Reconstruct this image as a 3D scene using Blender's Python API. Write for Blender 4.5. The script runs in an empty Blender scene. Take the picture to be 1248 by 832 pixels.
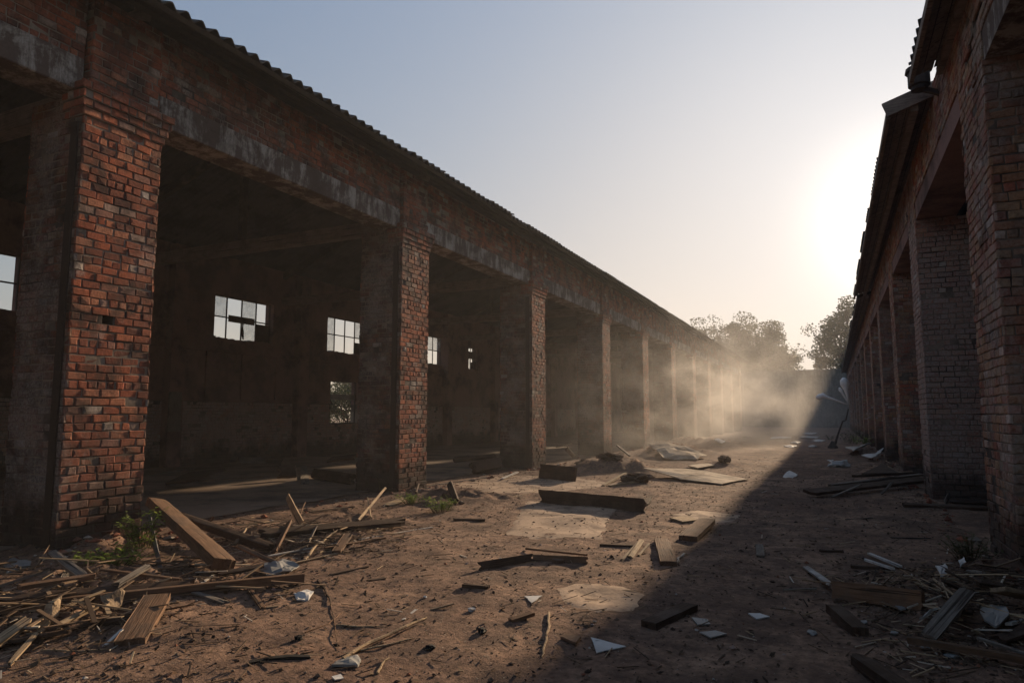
import bpy, math, random
from mathutils import Vector, Matrix, noise
random.seed(7)
S = bpy.context.scene
COL = S.collection
R = math.radians
rnd = random.random
def ru(a, b): return a + (b - a) * random.random()

# ------------------------------------------------------------------ camera
CAMH = 1.4
YAW, PITCH, FPX = R(25.05), R(6.1), 832.0
fh = Vector((-math.sin(YAW), math.cos(YAW), 0)); rt = Vector((math.cos(YAW), math.sin(YAW), 0))
FW = fh * math.cos(PITCH) + Vector((0, 0, math.sin(PITCH)))
UP = -fh * math.sin(PITCH) + Vector((0, 0, math.cos(PITCH)))
cam = bpy.data.cameras.new('camera'); co = bpy.data.objects.new('camera', cam); COL.objects.link(co)
co.location = (0, 0, CAMH); co.rotation_euler = (math.pi / 2 + PITCH, 0, YAW)
cam.lens = 24; cam.sensor_width = 36; cam.clip_start = 0.05; cam.clip_end = 3000
S.camera = co

SUN_AZ, SUN_EL = R(6.2), R(13.8)
sun_dir = Vector((math.sin(SUN_AZ) * math.cos(SUN_EL), math.cos(SUN_AZ) * math.cos(SUN_EL), math.sin(SUN_EL)))

# ------------------------------------------------------------------ terrain height
def ray(px, py):
    return (rt * (px - 624) + UP * (416 - py) + FW * FPX)
def flat(px, py, z=0.0):
    d = ray(px, py); t = (z - CAMH) / d.z
    return Vector((d.x * t, d.y * t, z))
MOUNDS = []
def mound(px, py, rx, ry, h):
    p = flat(px, py); MOUNDS.append((p.x, p.y, rx, ry, h))
mound(330, 655, .9, .55, .10); mound(120, 715, .8, .5, .10); mound(60, 760, .6, .4, .07); mound(440, 632, .8, .35, .05)
mound(1170, 735, .45, .75, .12); mound(1225, 700, .35, .5, .10); mound(1120, 740, .35, .5, .05)
mound(725, 573, .8, .7, .20); mound(775, 574, .7, .6, .18); mound(820, 553, 1.3, 1.2, .28); mound(560, 605, .9, .5, .10)
mound(1085, 575, .5, 1.6, .16); mound(1050, 552, .5, 3.0, .25); mound(90, 668, .8, .5, .12)
mound(880, 566, .5, .5, .10); mound(850, 541, 2.0, 2.0, .25); mound(1010, 545, .5, 1.5, .12)
LX, RX = -7.07, 1.43           # yard faces of the two arcades
def sst(a, b, x):
    t = max(0, min(1, (x - a) / (b - a))); return t * t * (3 - 2 * t)
def gz(x, y):
    d = math.hypot(x, y)
    if d > 90: return 0.0
    yard = sst(LX - 1.3, LX - .2, x) * (1 - sst(RX + .2, RX + 1.0, x))
    k = (1 - sst(60, 88, d))
    n = noise.noise(Vector((x * .55, y * .55, 3.1))) * .035 + noise.noise(Vector((x * 1.9, y * 1.9, 7.7))) * .018
    m = noise.noise(Vector((x * 5.3, y * 5.3, 1.2))) * .011 + noise.noise(Vector((x * 12.5, y * 12.5, 5.2))) * .006 + noise.noise(Vector((x * 26, y * 26, 9.2))) * .003
    z = (n + m) * (0.25 + .75 * yard)
    for (mx, my, rx, ry, h) in MOUNDS:
        q = ((x - mx) / rx) ** 2 + ((y - my) / ry) ** 2
        if q < 6:
            g = math.exp(-q)
            z += h * g * (1 + 1.1 * noise.noise(Vector((x * 4.1, y * 4.1, 2.0))) + .5 * noise.noise(Vector((x * 11, y * 11, 4.0))))
    return z * k
def G(px, py, dz=0.0):
    z = 0.0
    for _ in range(5):
        p = flat(px, py, z + dz); z = gz(p.x, p.y)
    return Vector((p.x, p.y, z + dz))

# ------------------------------------------------------------------ object helpers
def tag(o, label=None, cat=None, group=None, kind=None):
    if label: o['label'] = label
    if cat: o['category'] = cat
    if group: o['group'] = group
    if kind: o['kind'] = kind
    return o
def empty(name, loc, label, cat, group=None):
    o = bpy.data.objects.new(name, None); COL.objects.link(o); o.location = loc
    return tag(o, label, cat, group)
def link(name, V, F, mats, parent=None, idx=None, smooth=False, loc=None):
    me = bpy.data.meshes.new(name)
    if loc is None and parent is not None: loc = (0, 0, 0)
    me.from_pydata([tuple(v) for v in V], [], F)
    if not isinstance(mats, (list, tuple)): mats = [mats]
    for m in mats: me.materials.append(m)
    if idx: me.polygons.foreach_set('material_index', idx)
    if smooth: me.polygons.foreach_set('use_smooth', [True] * len(me.polygons))
    me.update()
    o = bpy.data.objects.new(name, me); COL.objects.link(o)
    if parent is not None:
        o.parent = parent
        # children are modelled in world space; keep them there
        o.matrix_parent_inverse = Matrix.Translation(-Vector(parent.location))
    return o
class MB:
    def __init__(s): s.v = []; s.f = []; s.i = []
    def face(s, pts, m=0):
        n = len(s.v); s.v += [tuple(p) for p in pts]; s.f.append(tuple(range(n, n + len(pts)))); s.i.append(m)
    def box(s, a, b, m=0):
        x0, y0, z0 = a; x1, y1, z1 = b
        n = len(s.v)
        s.v += [(x0, y0, z0), (x1, y0, z0), (x1, y1, z0), (x0, y1, z0), (x0, y0, z1), (x1, y0, z1), (x1, y1, z1), (x0, y1, z1)]
        for q in ((0, 3, 2, 1), (4, 5, 6, 7), (0, 1, 5, 4), (1, 2, 6, 5), (2, 3, 7, 6), (3, 0, 4, 7)):
            s.f.append(tuple(n + k for k in q)); s.i.append(m)
    def tube(s, pts, rads, n=8, m=0, cap=True):
        pts = [Vector(p) for p in pts]; rings = []
        for k, p in enumerate(pts):
            d = (pts[min(k + 1, len(pts) - 1)] - pts[max(k - 1, 0)]).normalized()
            a = d.cross(Vector((0, 0, 1)))
            if a.length < .05: a = d.cross(Vector((1, 0, 0)))
            a.normalize(); b = d.cross(a)
            st = len(s.v)
            for j in range(n):
                t = 2 * math.pi * j / n
                s.v.append(tuple(p + (a * math.cos(t) + b * math.sin(t)) * rads[k]))
            rings.append(st)
        for k in range(len(rings) - 1):
            for j in range(n):
                s.f.append((rings[k] + j, rings[k] + (j + 1) % n, rings[k + 1] + (j + 1) % n, rings[k + 1] + j)); s.i.append(m)
        if cap:
            s.f.append(tuple(rings[0] + j for j in range(n))[::-1]); s.i.append(m)
            s.f.append(tuple(rings[-1] + j for j in range(n))); s.i.append(m)
    def beam(s, p, q, w, h, m=0):
        p, q = Vector(p), Vector(q); d = (q - p).normalized(); a = d.cross(Vector((0, 0, 1)))
        if a.length < .05: a = Vector((1, 0, 0))
        a.normalize(); b = a.cross(d)
        n = len(s.v)
        for c in (p, q):
            for (i, j) in ((-1, -1), (1, -1), (1, 1), (-1, 1)): s.v.append(tuple(c + a * i * w / 2 + b * j * h / 2))
        for qd in ((0, 1, 2, 3), (7, 6, 5, 4), (0, 4, 5, 1), (1, 5, 6, 2), (2, 6, 7, 3), (3, 7, 4, 0)):
            s.f.append(tuple(n + k for k in qd)); s.i.append(m)
    def build(s, name, mats, parent=None, smooth=False):
        return link(name, s.v, s.f, mats, parent, s.i, smooth)

# ------------------------------------------------------------------ materials
class NT:
    def __init__(s, name):
        s.m = bpy.data.materials.new(name); s.m.use_nodes = True; s.t = s.m.node_tree; s.t.nodes.clear()
        s.out = s.n('ShaderNodeOutputMaterial')
    def n(s, t, **k):
        o = s.t.nodes.new(t)
        for a, v in k.items(): setattr(o, a, v)
        return o
    def l(s, a, b): s.t.links.new(a, b)
    def val(s, sock, v):
        if hasattr(v, 'is_output'): s.l(v, sock)
        else: sock.default_value = v
    def coord(s, kind='Object', scale=None):
        c = s.n('ShaderNodeTexCoord').outputs[kind]
        if scale:
            mp = s.n('ShaderNodeMapping'); mp.inputs['Scale'].default_value = scale; s.l(c, mp.inputs['Vector']); c = mp.outputs[0]
        return c
    def noise(s, vec, scale, detail=4, rough=.6, dist=0):
        o = s.n('ShaderNodeTexNoise'); s.l(vec, o.inputs['Vector'])
        o.inputs['Scale'].default_value = scale; o.inputs['Detail'].default_value = detail
        o.inputs['Roughness'].default_value = rough; o.inputs['Distortion'].default_value = dist
        return o.outputs['Fac']
    def ramp(s, fac, stops, interp='LINEAR'):
        o = s.n('ShaderNodeValToRGB'); s.l(fac, o.inputs[0]); e = o.color_ramp.elements; o.color_ramp.interpolation = interp
        while len(e) < len(stops): e.new(.5)
        for k, (p, c) in enumerate(stops):
            e[k].position = p; e[k].color = (c, c, c, 1) if not isinstance(c, (tuple, list)) else (*c, 1)
        return o.outputs[0]
    def mix(s, f, a, b, mode='MIX'):
        o = s.n('ShaderNodeMix', data_type='RGBA', blend_type=mode)
        s.val(o.inputs[0], f)
        for k, v in ((6, a), (7, b)):
            if hasattr(v, 'is_output'): s.l(v, o.inputs[k])
            else: o.inputs[k].default_value = (*v, 1)
        return o.outputs[2]
    def math(s, op, a, b=0.0, clamp=False):
        o = s.n('ShaderNodeMath', operation=op, use_clamp=clamp); s.val(o.inputs[0], a); s.val(o.inputs[1], b); return o.outputs[0]
    def maprange(s, v, a, b, c=0, d=1):
        o = s.n('ShaderNodeMapRange'); s.l(v, o.inputs[0])
        for k, q in enumerate((a, b, c, d)): o.inputs[k + 1].default_value = q
        return o.outputs[0]
    def bsdf(s, col, rough=.9, bump=None, bstr=.3, bdist=.01, spec=.3, metal=0, nrm=None):
        p = s.n('ShaderNodeBsdfPrincipled')
        if hasattr(col, 'is_output'): s.l(col, p.inputs['Base Color'])
        else: p.inputs['Base Color'].default_value = (*col, 1)
        s.val(p.inputs['Roughness'], rough); p.inputs['Specular IOR Level'].default_value = spec; p.inputs['Metallic'].default_value = metal
        if bump is not None:
            b = s.n('ShaderNodeBump'); b.inputs['Strength'].default_value = bstr; b.inputs['Distance'].default_value = bdist
            s.l(bump, b.inputs['Height']); s.l(b.outputs[0], p.inputs['Normal'])
        s.l(p.outputs[0], s.out.inputs[0]); return p
def sepz(N, c, ax='Z'):
    o = N.n('ShaderNodeSeparateXYZ'); N.l(c, o.inputs[0]); return o.outputs[ax]
def geo_island(N): return N.n('ShaderNodeNewGeometry').outputs['Random Per Island']
def pos(N): return N.n('ShaderNodeNewGeometry').outputs['Position']

def brick_mat(name, warm=1.0, white=.0, soot_=0.0, gain=1.0):
    N = NT(name); c = pos(N); isl = geo_island(N)
    w = warm; g = gain
    base = N.ramp(isl, [(0, (.15 * g, .06 * g, .045 * g)), (.15, (.24 * g, .078 * g, .048 * g)), (.4, (.33 * w * g, .098 * g, .054 * g)), (.65, (.40 * w * g, .125 * g, .064 * g)), (.82, (.40 * w * g, .17 * g, .10 * g)), (.92, (.27 * g, .14 * g, .11 * g)), (.97, (.40 * g, .30 * g, .24 * g)), (1, (.5, .45, .40))])
    n1 = N.noise(c, 34, 5, .7); n2 = N.noise(c, 3.1, 5, .62); n3 = N.noise(c, .55, 3, .5)
    base = N.mix(.75, base, N.ramp(n1, [(.25, .3), (.75, 1.5)]), 'MULTIPLY')
    # soot blotches
    base = N.mix(N.ramp(n3, [(.40, 0), (.62, .55)]), base, (.17, .105, .085))
    soot = N.ramp(n2, [(.44 - soot_, 0), (.64 - soot_, .85)])
    base = N.mix(soot, base, (.045, .034, .030))
    # lime bloom / remains of whitewash
    wn = N.noise(c, 1.7, 7, .72, .4)
    wm = N.math('MULTIPLY', N.ramp(wn, [(.56 - white * .3, 0), (.68 - white * .2, .75 + .2 * (white > .8))]), N.ramp(n1, [(.35, .15), (.6, 1)]))
    base = N.mix(wm, base, (.34, .31, .28))
    base = N.mix(N.math('MULTIPLY', N.ramp(N.noise(c, 9, 6, .75, .6), [(.55, 0), (.63, .7)]), N.ramp(n3, [(.4, .2), (.6, 1)])), base, (.26, .19, .15))
    # blackened damp foot with a ragged tide line
    z = sepz(N, c); zz = N.math('ADD', z, N.math('MULTIPLY', N.noise(c, 1.9, 5, .7), -1.5))
    foot = N.maprange(zz, -.45, -.05, .80, 0)
    base = N.mix(foot, base, (.038, .030, .025))
    bmp = N.math('ADD', N.math('MULTIPLY', n1, .7), N.math('MULTIPLY', N.noise(c, 110, 3, .6), .3))
    N.bsdf(base, .93, bmp, .9, .012, .12)
    return N.m
def mortar_mat():
    N = NT('mortar'); c = pos(N); n = N.noise(c, 25, 5, .7); z = N.noise(c, 1.5, 4)
    col = N.mix(N.ramp(z, [(.42, 0), (.62, 1)]), (.27, .22, .175), (.07, .058, .05))
    zz = N.math('ADD', sepz(N, c), N.math('MULTIPLY', N.noise(c, 1.9, 5, .7), -1.5))
    col = N.mix(N.maprange(zz, -.45, .0, .85, 0), col, (.035, .028, .024))
    col = N.mix(.5, col, N.ramp(n, [(.2, .4), (.8, 1.5)]), 'MULTIPLY')
    N.bsdf(col, .98, n, .8, .01, .1); return N.m
def concrete_mat(name, base, dark, streak=True, sc=1.0):
    N = NT(name); c = pos(N)
    st = N.noise(N_scale(N, c, (2.2, 2.2, .35)), 2.6, 7, .75, .3)
    n2 = N.noise(c, 1.3 * sc, 6, .7); n3 = N.noise(c, 30, 4, .7)
    m = N.math('MULTIPLY', N.ramp(N.math('ADD', N.math('MULTIPLY', st, .5), N.math('MULTIPLY', N.noise(c, 2.4, 8, .75, .5), .5)), [(.44, 0), (.52, 1)]), .95) if streak else N.ramp(n2, [(.42, 0), (.6, .8)])
    col = N.mix(m, base, dark)
    col = N.mix(N.ramp(n2, [(.5, 0), (.72, .75)]), col, tuple(.5 * k for k in dark))
    col = N.mix(.45, col, N.ramp(n3, [(.2, .5), (.8, 1.4)]), 'MULTIPLY')
    N.bsdf(col, .93, n3, .5, .01, .15); return N.m
def N_scale(N, c, s):
    mp = N.n('ShaderNodeMapping'); mp.inputs['Scale'].default_value = s; N.l(c, mp.inputs['Vector']); return mp.outputs[0]
def simple_mat(name, col, rough=.85, var=.4, sc=20, spec=.2, metal=0, b=.3):
    N = NT(name); c = N.coord(); n = N.noise(c, sc, 5, .65); n2 = N.noise(c, sc * .13, 4, .6)
    cc = N.mix(var, col, N.ramp(n, [(.2, .25), (.8, 1.7)]), 'MULTIPLY')
    cc = N.mix(N.ramp(n2, [(.45, 0), (.7, .6)]), cc, tuple(.45 * k for k in col))
    N.bsdf(cc, rough, n, b, .006, spec, metal); return N.m
def wood_mat(name, c1, c2, dirt=.5):
    N = NT(name); c = N.coord()
    info = N.n('ShaderNodeObjectInfo').outputs['Random']
    off = N.n('ShaderNodeVectorMath', operation='ADD'); N.l(c, off.inputs[0])
    cx = N.n('ShaderNodeCombineXYZ')
    for k in range(3): N.l(N.math('MULTIPLY', info, 37.0 * (k + 1)), cx.inputs[k])
    N.l(cx.outputs[0], off.inputs[1]); c = off.outputs[0]
    g = N.noise(N_scale(N, c, (1.6, 30, 30)), 2.2, 6, .65, .6)
    g2 = N.noise(N_scale(N, c, (3, 110, 110)), 1.5, 3, .6)
    col = N.mix(N.ramp(g, [(.3, 0), (.7, 1)]), c1, c2)
    col = N.mix(.6, col, N.ramp(g2, [(.3, .45), (.7, 1.3)]), 'MULTIPLY')
    ck = N.ramp(N.noise(N_scale(N, c, (.9, 42, 42)), 1.0, 3, .5, .3), [(.34, 1), (.38, 0)])
    col = N.mix(N.math('MULTIPLY', ck, .85), col, (.02, .014, .01))
    d = N.noise(c, 5, 6, .7)
    dust = N.ramp(N.noise(c, 2.3, 7, .75), [(.48, 0), (.62, .6)]); col = N.mix(dust, col, (.15, .11, .085))
    col = N.mix(N.math('MULTIPLY', N.ramp(d, [(.45, 0), (.68, 1)]), dirt), col, (.045, .032, .024))
    col = N.mix(.35, col, N.ramp(info, [(0, .6), (1, 1.35)]), 'MULTIPLY')
    N.bsdf(col, .88, N.math('SUBTRACT', N.math('ADD', g, g2), ck), .8, .006, .15); return N.m
def ground_mat():
    N = NT('dirt'); c = pos(N)
    a = N.noise(c, .45, 6, .62, .4); b = N.noise(c, 2.6, 8, .7); d = N.noise(c, 14, 6, .75); e = N.noise(c, 70, 4, .7)
    col = N.mix(N.ramp(a, [(.38, 0), (.62, 1)]), (.225, .135, .092), (.38, .245, .165))
    col = N.mix(N.ramp(b, [(.42, 0), (.62, .85)]), col, (.13, .083, .062))
    col = N.mix(N.ramp(N.noise(c, 5.5, 6, .75, .5), [(.60, 0), (.68, .7)]), col, (.22, .165, .12))
    col = N.mix(.9, col, N.ramp(d, [(.28, .3), (.5, .95), (.75, 1.6)]), 'MULTIPLY')
    col = N.mix(N.ramp(N.noise(c, 1.1, 7, .7, .8), [(.50, 0), (.60, .7)]), col, (.12, .078, .058))
    v = N.n('ShaderNodeTexVoronoi'); N.l(c, v.inputs['Vector']); v.inputs['Scale'].default_value = 38
    sp = N.ramp(v.outputs['Distance'], [(.0, 1), (.22, 1), (.3, 0)]); rr = sepz(N, v.outputs['Color'], 'X')
    msk = N.math('MULTIPLY', sp, N.ramp(rr, [(.80, 0), (.84, 1)]))
    col = N.mix(msk, col, N.mix(N.ramp(sepz(N, v.outputs['Color'], 'Y'), [(.55, 0), (.65, 1)]), (.03, .022, .018), (.33, .27, .21)))
    h = N.math('ADD', N.math('MULTIPLY', d, 1.0), N.math('ADD', N.math('MULTIPLY', e, .35), N.math('MULTIPLY', msk, .5)))
    h = N.math('ADD', h, N.math('MULTIPLY', b, 1.2))
    N.bsdf(col, .96, h, 1.0, .022, .12); return N.m
def leaf_mat(name, c1, c2, trans=.3):
    N = NT(name); isl = geo_island(N)
    col = N.ramp(isl, [(0, c1), (1, c2)])
    p = N.bsdf(col, .6, spec=.3)
    t = N.n('ShaderNodeBsdfTranslucent'); N.l(col, t.inputs[0]); mx = N.n('ShaderNodeMixShader'); mx.inputs[0].default_value = trans
    N.l(p.outputs[0], mx.inputs[1]); N.l(t.outputs[0], mx.inputs[2]); N.l(mx.outputs[0], N.out.inputs[0]); return N.m

M = dict(
    brick=brick_mat('red_brick', 1.0, 0.0), brickw=brick_mat('whitewashed_brick', .8, .95, -.12, 1.7), brickr=brick_mat('brown_brick', .62, .42, -.06, 1.9), brickf=brick_mat('shade_toned_flank_brick', .65, .38, .06, .9),  # brickf: flanks coloured darker and greyer for their shade, with soot and whitewash remains
    mortar=mortar_mat(),
    lintel=concrete_mat('stained_concrete', (.40, .365, .32), (.11, .080, .066)),
    slab=concrete_mat('worn_slab', (.50, .36, .25), (.27, .19, .135), False, 1.6),
    floor=concrete_mat('dirty_floor', (.30, .22, .16), (.15, .11, .085), False, .6),
    plaster=concrete_mat('sooty_plaster', (.27, .16, .135), (.12, .075, .066), False, .8),
    whitewall=concrete_mat('flaking_whitewash', (.24, .225, .20), (.07, .055, .048), False, 2.5),
    farwall=concrete_mat('far_wall_render', (.22, .225, .20), (.12, .125, .11), True),
    roof=concrete_mat('roof_sheet', (.075, .070, .066), (.035, .033, .032), False),
    soffitw=wood_mat('weathered_soffit', (.22, .17, .135), (.34, .27, .22)), timber=wood_mat('old_timber', (.03, .022, .017), (.06, .043, .032)),
    wdark=wood_mat('dark_wood', (.055, .034, .024), (.11, .066, .042)),
    wmid=wood_mat('brown_wood', (.15, .082, .046), (.27, .160, .095), .45),
    wpale=wood_mat('pale_wood', (.36, .25, .145), (.55, .41, .26), .25),
    wgrey=wood_mat('grey_wood', (.16, .135, .11), (.30, .26, .215), .4),
    wwhite=wood_mat('white_painted_wood', (.55, .52, .47), (.75, .72, .66), .25),
    white=simple_mat('white_sheet', (.62, .61, .58), .7, .25, 12),
    grey=simple_mat('grey_slate', (.27, .265, .25), .6, .3, 14),
    plywood=concrete_mat('weathered_plywood', (.60, .48, .34), (.38, .28, .19), False, 2),
    metal=simple_mat('dull_metal', (.22, .22, .22), .45, .3, 20, .5, .6),
    rust=simple_mat('rusty_steel', (.055, .038, .030), .7, .5, 20),
    black=simple_mat('charred', (.018, .015, .013), .8, .4, 30),
    stone=simple_mat('stone_bits', (.17, .13, .10), .95, .5, 30),
    lamp=simple_mat('white_plastic', (.86, .86, .84), .35, .08, 8, .5, 0, .05),
    bark=simple_mat('bark', (.07, .052, .04), .95, .5, 8, .1, 0, .8),
    tar=simple_mat('tarred_timber', (.022, .018, .015), 1.0, .5, 12, 0.0),
    clod=simple_mat('earth_clod', (.15, .10, .07), .97, .7, 9, .1, 0, 1.0),
    ground=ground_mat(),
)
def stuffwood():
    N = NT('splinter_wood'); isl = geo_island(N)
    col = N.ramp(isl, [(0, (.04, .027, .02)), (.4, (.10, .065, .042)), (.7, (.22, .145, .09)), (.9, (.42, .31, .19)), (1, (.6, .55, .47))])
    N.bsdf(col, .85, spec=.15); return N.m
def stuffstone():
    N = NT('pebbles'); isl = geo_island(N)
    col = N.ramp(isl, [(0, (.045, .03, .023)), (.5, (.12, .08, .055)), (.85, (.2, .14, .1)), (.94, (.25, .09, .05)), (.98, (.42, .38, .33))])
    N.bsdf(col, .95, N.noise(pos(N), 60, 3), .4, .004, .1); return N.m
M['splinter'] = stuffwood(); M['pebble'] = stuffstone()
M['litter'] = (lambda N: (N.bsdf(N.ramp(geo_island(N), [(0, (.025, .018, .013)), (.6, (.07, .046, .03)), (1, (.14, .095, .06))]), .9, spec=.1), N.m)[1])(NT('dry_litter'))
M['leafd'] = leaf_mat('dark_leaf', (.025, .042, .016), (.070, .095, .035), .25)
M['weed'] = leaf_mat('weed_leaf', (.12, .19, .025), (.30, .38, .07), .4)
M['weedd'] = leaf_mat('dry_weed_leaf', (.06, .06, .02), (.13, .115, .045), .3)
def glassmat():
    N = NT('dusty_glass'); c = N.coord(); n = N.noise(c, 6, 6, .7)
    t = N.n('ShaderNodeBsdfTransparent'); t.inputs[0].default_value = (.86, .86, .84, 1)
    d = N.n('ShaderNodeBsdfTranslucent'); d.inputs[0].default_value = (.5, .5, .47, 1)
    mx = N.n('ShaderNodeMixShader'); N.l(N.ramp(n, [(.3, .15), (.7, .55)]), mx.inputs[0]); N.l(t.outputs[0], mx.inputs[1]); N.l(d.outputs[0], mx.inputs[2])
    N.l(mx.outputs[0], N.out.inputs[0]); return N.m
M['glass'] = glassmat()

# ------------------------------------------------------------------ bricks
BH, BL, MO = .088, .205, .012
def brick(mb, o, u, n, u0, u1, z0, z1, p, detail):
    """one brick on the plane through o (u along, z up, n outward)"""
    def P(a, z, d): return (o[0] + u[0] * a + n[0] * d, o[1] + u[1] * a + n[1] * d, z)
    j = lambda k: ru(-k, k)
    s = len(mb.v)
    tl = j(.006)
    e = .006 if detail else .004
    ring0 = [(u0, z0, -.02), (u1, z0, -.02), (u1, z1, -.02), (u0, z1, -.02)]
    cr = [(u0 + j(.006), z0 + j(.005)), (u1 + j(.006), z0 + j(.005) + tl), (u1 + j(.006), z1 + j(.005) + tl), (u0 + j(.006), z1 + j(.005))]
    if detail:
        pp = [p + j(.003) for _ in range(4)]
        rings = [ring0, [(a, b, q - .007) for (a, b), q in zip(cr, pp)]]
        cu, cz = (u0 + u1) / 2, (z0 + z1) / 2; fr = []
        for (a, b), q in zip(cr, pp):
            c1, c2 = ru(.002, .014), ru(.002, .010)
            if rnd() < .07: c1, c2 = ru(.02, .05), ru(.012, .03)
            fr.append((a + (c1 if a < cu else -c1), b + (c2 if b < cz else -c2), q))
        rings.append(fr)
    else:
        rings = [ring0, [(a, b, p) for a, b in cr]]
    for rg in rings:
        for a, z, d in rg: mb.v.append(P(a, z, d))
    for k in range(len(rings) - 1):
        for q in range(4):
            a, b = s + 4 * k + q, s + 4 * k + (q + 1) % 4
            mb.f.append((a, b, b + 4, a + 4)); mb.i.append(0)
    t = s + 4 * (len(rings) - 1); mb.f.append((t, t + 1, t + 2, t + 3)); mb.i.append(0)
def brick_face(mb, o, u, n, W, z0, z1, detail=True, miss=.006, holes=(), odd=0, proud=.0065, flip=False):
    """lay courses of bricks over a rectangle; flip reverses face winding"""
    k = int(round(z0 / BH)); s0 = len(mb.f)
    while k * BH < z1 - .03:
        za, zb = max(k * BH, z0), min((k + 1) * BH - MO, z1)
        a = -(BL * (.5 if (k + odd) % 2 else 0)) + ru(-.02, .02)
        hdr = (k % 5 == 4)
        while a < W:
            L = (BL if not hdr else BL * .5) * ru(.9, 1.08)
            a0, a1 = max(a, -.008), min(a + L - MO, W + .008)
            if a1 - a0 > .035 and zb - za > .03:
                cu, cz = (a0 + a1) / 2, (za + zb) / 2
                hole = any(abs(cu - h[0]) < h[2] and abs(cz - h[1]) < h[3] for h in holes)
                if not hole and rnd() > miss:
                    p = proud + random.gauss(0, .003)
                    er = noise.noise(Vector((o[0] + u[0] * cu, o[1] + u[1] * cu, cz)) * 1.7 + Vector((5, 0, 0)))
                    if er > .34: p -= ru(0, .009)
                    if rnd() < .03: p -= .012
                    if cz < .6: p += ru(-.006, .012)
                    jz = ru(-.003, .003)
                    brick(mb, o, u, n, a0, a1, za + jz, zb + jz, p, detail)
            a += L
        k += 1
    # winding: outward along n.  (u x z) points to +n when u x z . n > 0
    if Vector(u).cross(Vector((0, 0, 1))).dot(Vector(n)) < 0:
        for q in range(s0, len(mb.f)): mb.f[q] = mb.f[q][::-1]
def cuboid_brick(mb, a, b, sides, detail=True, core=True, miss=.006, holes={}, flank=0):
    x0, y0, z0 = a; x1, y1, z1 = b
    if core: mb.box((x0 + .004, y0 + .004, z0), (x1 - .004, y1 - .004, z1), 1)
    if '+x' in sides: brick_face(mb, (x1, y0, 0), (0, 1, 0), (1, 0, 0), y1 - y0, z0, z1, detail, miss, holes.get('+x', ()), 0)
    if '-x' in sides: brick_face(mb, (x0, y0, 0), (0, 1, 0), (-1, 0, 0), y1 - y0, z0, z1, detail, miss, holes.get('-x', ()), 0)
    q0 = len(mb.f)
    if '-y' in sides: brick_face(mb, (x0, y0, 0), (1, 0, 0), (0, -1, 0), x1 - x0, z0, z1, detail, miss, holes.get('-y', ()), 1)
    for q in range(q0, len(mb.f)): mb.i[q] = flank
    if '+y' in sides: brick_face(mb, (x0, y1, 0), (1, 0, 0), (0, 1, 0), x1 - x0, z0, z1, detail, miss, holes.get('+y', ()), 1)

# ------------------------------------------------------------------ left warehouse
h = CAMH
ZL0, ZL1 = 4.83, 5.20                       # lintel underside and top
Ledge = [-.45, 3.79, 8.04, 12.34, 16.7, 20.65, 24.65, 28.7, 32.5, 36.3, 40.1, 44.0]
PW = .92; PD = .92
LEFT = empty('brick_warehouse', (-11.6, 28, 0), 'long roofless-looking open brick warehouse with tall piers and corrugated eaves on the left of the yard', 'warehouse')
LEFT['label'] = 'long open-fronted red brick warehouse with tall square piers on the left side of the yard'
BW = -16.1
Y0, Y1 = -6.0, 62.5
for k, e in enumerate(Ledge):
    y1 = e * h; y0 = y1 - PW; det = k < 5
    mb = MB()
    sides = ['+x', '-y', '+y'] + (['-x'] if k < 5 else [])
    holes = {}
    if k == 1:
        # putlog hole: the core is laid round it
        hy, hz = y0 + .40, 2.42
        holes = {'+x': [(.40, hz, .075, .05)]}
        mb.box((LX - PD + .004, y0 + .004, -.1), (LX - .20, y1 - .004, ZL0), 1)
        mb.box((LX - .20, y0 + .004, -.1), (LX - .004, y1 - .004, hz - .05), 1)
        mb.box((LX - .20, y0 + .004, hz + .05), (LX - .004, y1 - .004, ZL0), 1)
        mb.box((LX - .20, y0 + .004, hz - .05), (LX - .004, hy - .06, hz + .05), 1)
        mb.box((LX - .20, hy + .06, hz - .05), (LX - .004, y1 - .004, hz + .05), 1)
        cuboid_brick(mb, (LX - PD, y0, 0), (LX, y1, ZL0), sides, det, False, .004, holes, 2)
    else:
        cuboid_brick(mb, (LX - PD, y0, 0), (LX, y1, ZL0), sides, det, True, .006, holes, 2)
    # corbelled head stepping out under the lintel
    for j in range(4):
        g = .022 * (j + 1)
        za = ZL0 - .26 + j * BH
        cuboid_brick(mb, (LX - .30, y0 - g, za), (LX + g, y1 + g, za + BH - .003), ['+x', '-y', '+y'], det, True, .03)
    # upper pilaster to the eaves
    cuboid_brick(mb, (LX - .34, y0 + .05, ZL0 + .10), (LX - .01, y1 - .05, 6.02), ['+x', '-y', '+y'], det, True, .03)
    p = mb.build('pier', [M['brick'], M['mortar'], M['brickf']], LEFT)
    # flat dark strip standing in for the shaded recess of the corner groove
    if k in (1, 2, 3):
        g = MB(); g.box((LX - .17, y0 - .030, .1), (LX - .06, y0 - .012, 4.5), 0); g.build('groove_shade_strip', M['rust'], LEFT)
# ledge bracket on the inner side of pier heads
for k in range(len(Ledge)):
    y1 = Ledge[k] * h
    nxt = (Ledge[k + 1] * h - PW) if k + 1 < len(Ledge) else Y1
    # lintel
    mb = MB(); mb.box((LX - .52, y1 + .0, ZL0), (LX - .055, nxt, ZL1)); 
    seg = mb.build('lintel', M['lintel'], LEFT)
    bv = seg.modifiers.new('b', 'BEVEL'); bv.width = .012; bv.segments = 1
    mb = MB(); det = k < 4
    mb.box((LX - .50, y1, ZL1 + .002), (LX - .084, nxt, 6.08), 1)
    brick_face(mb, (LX - .08, y1 - .0, 0), (0, 1, 0), (1, 0, 0), nxt - y1, ZL1 + .004, 6.08, det, .012)
    mb.build('wall', [M['brick'], M['mortar']], LEFT)

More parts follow.
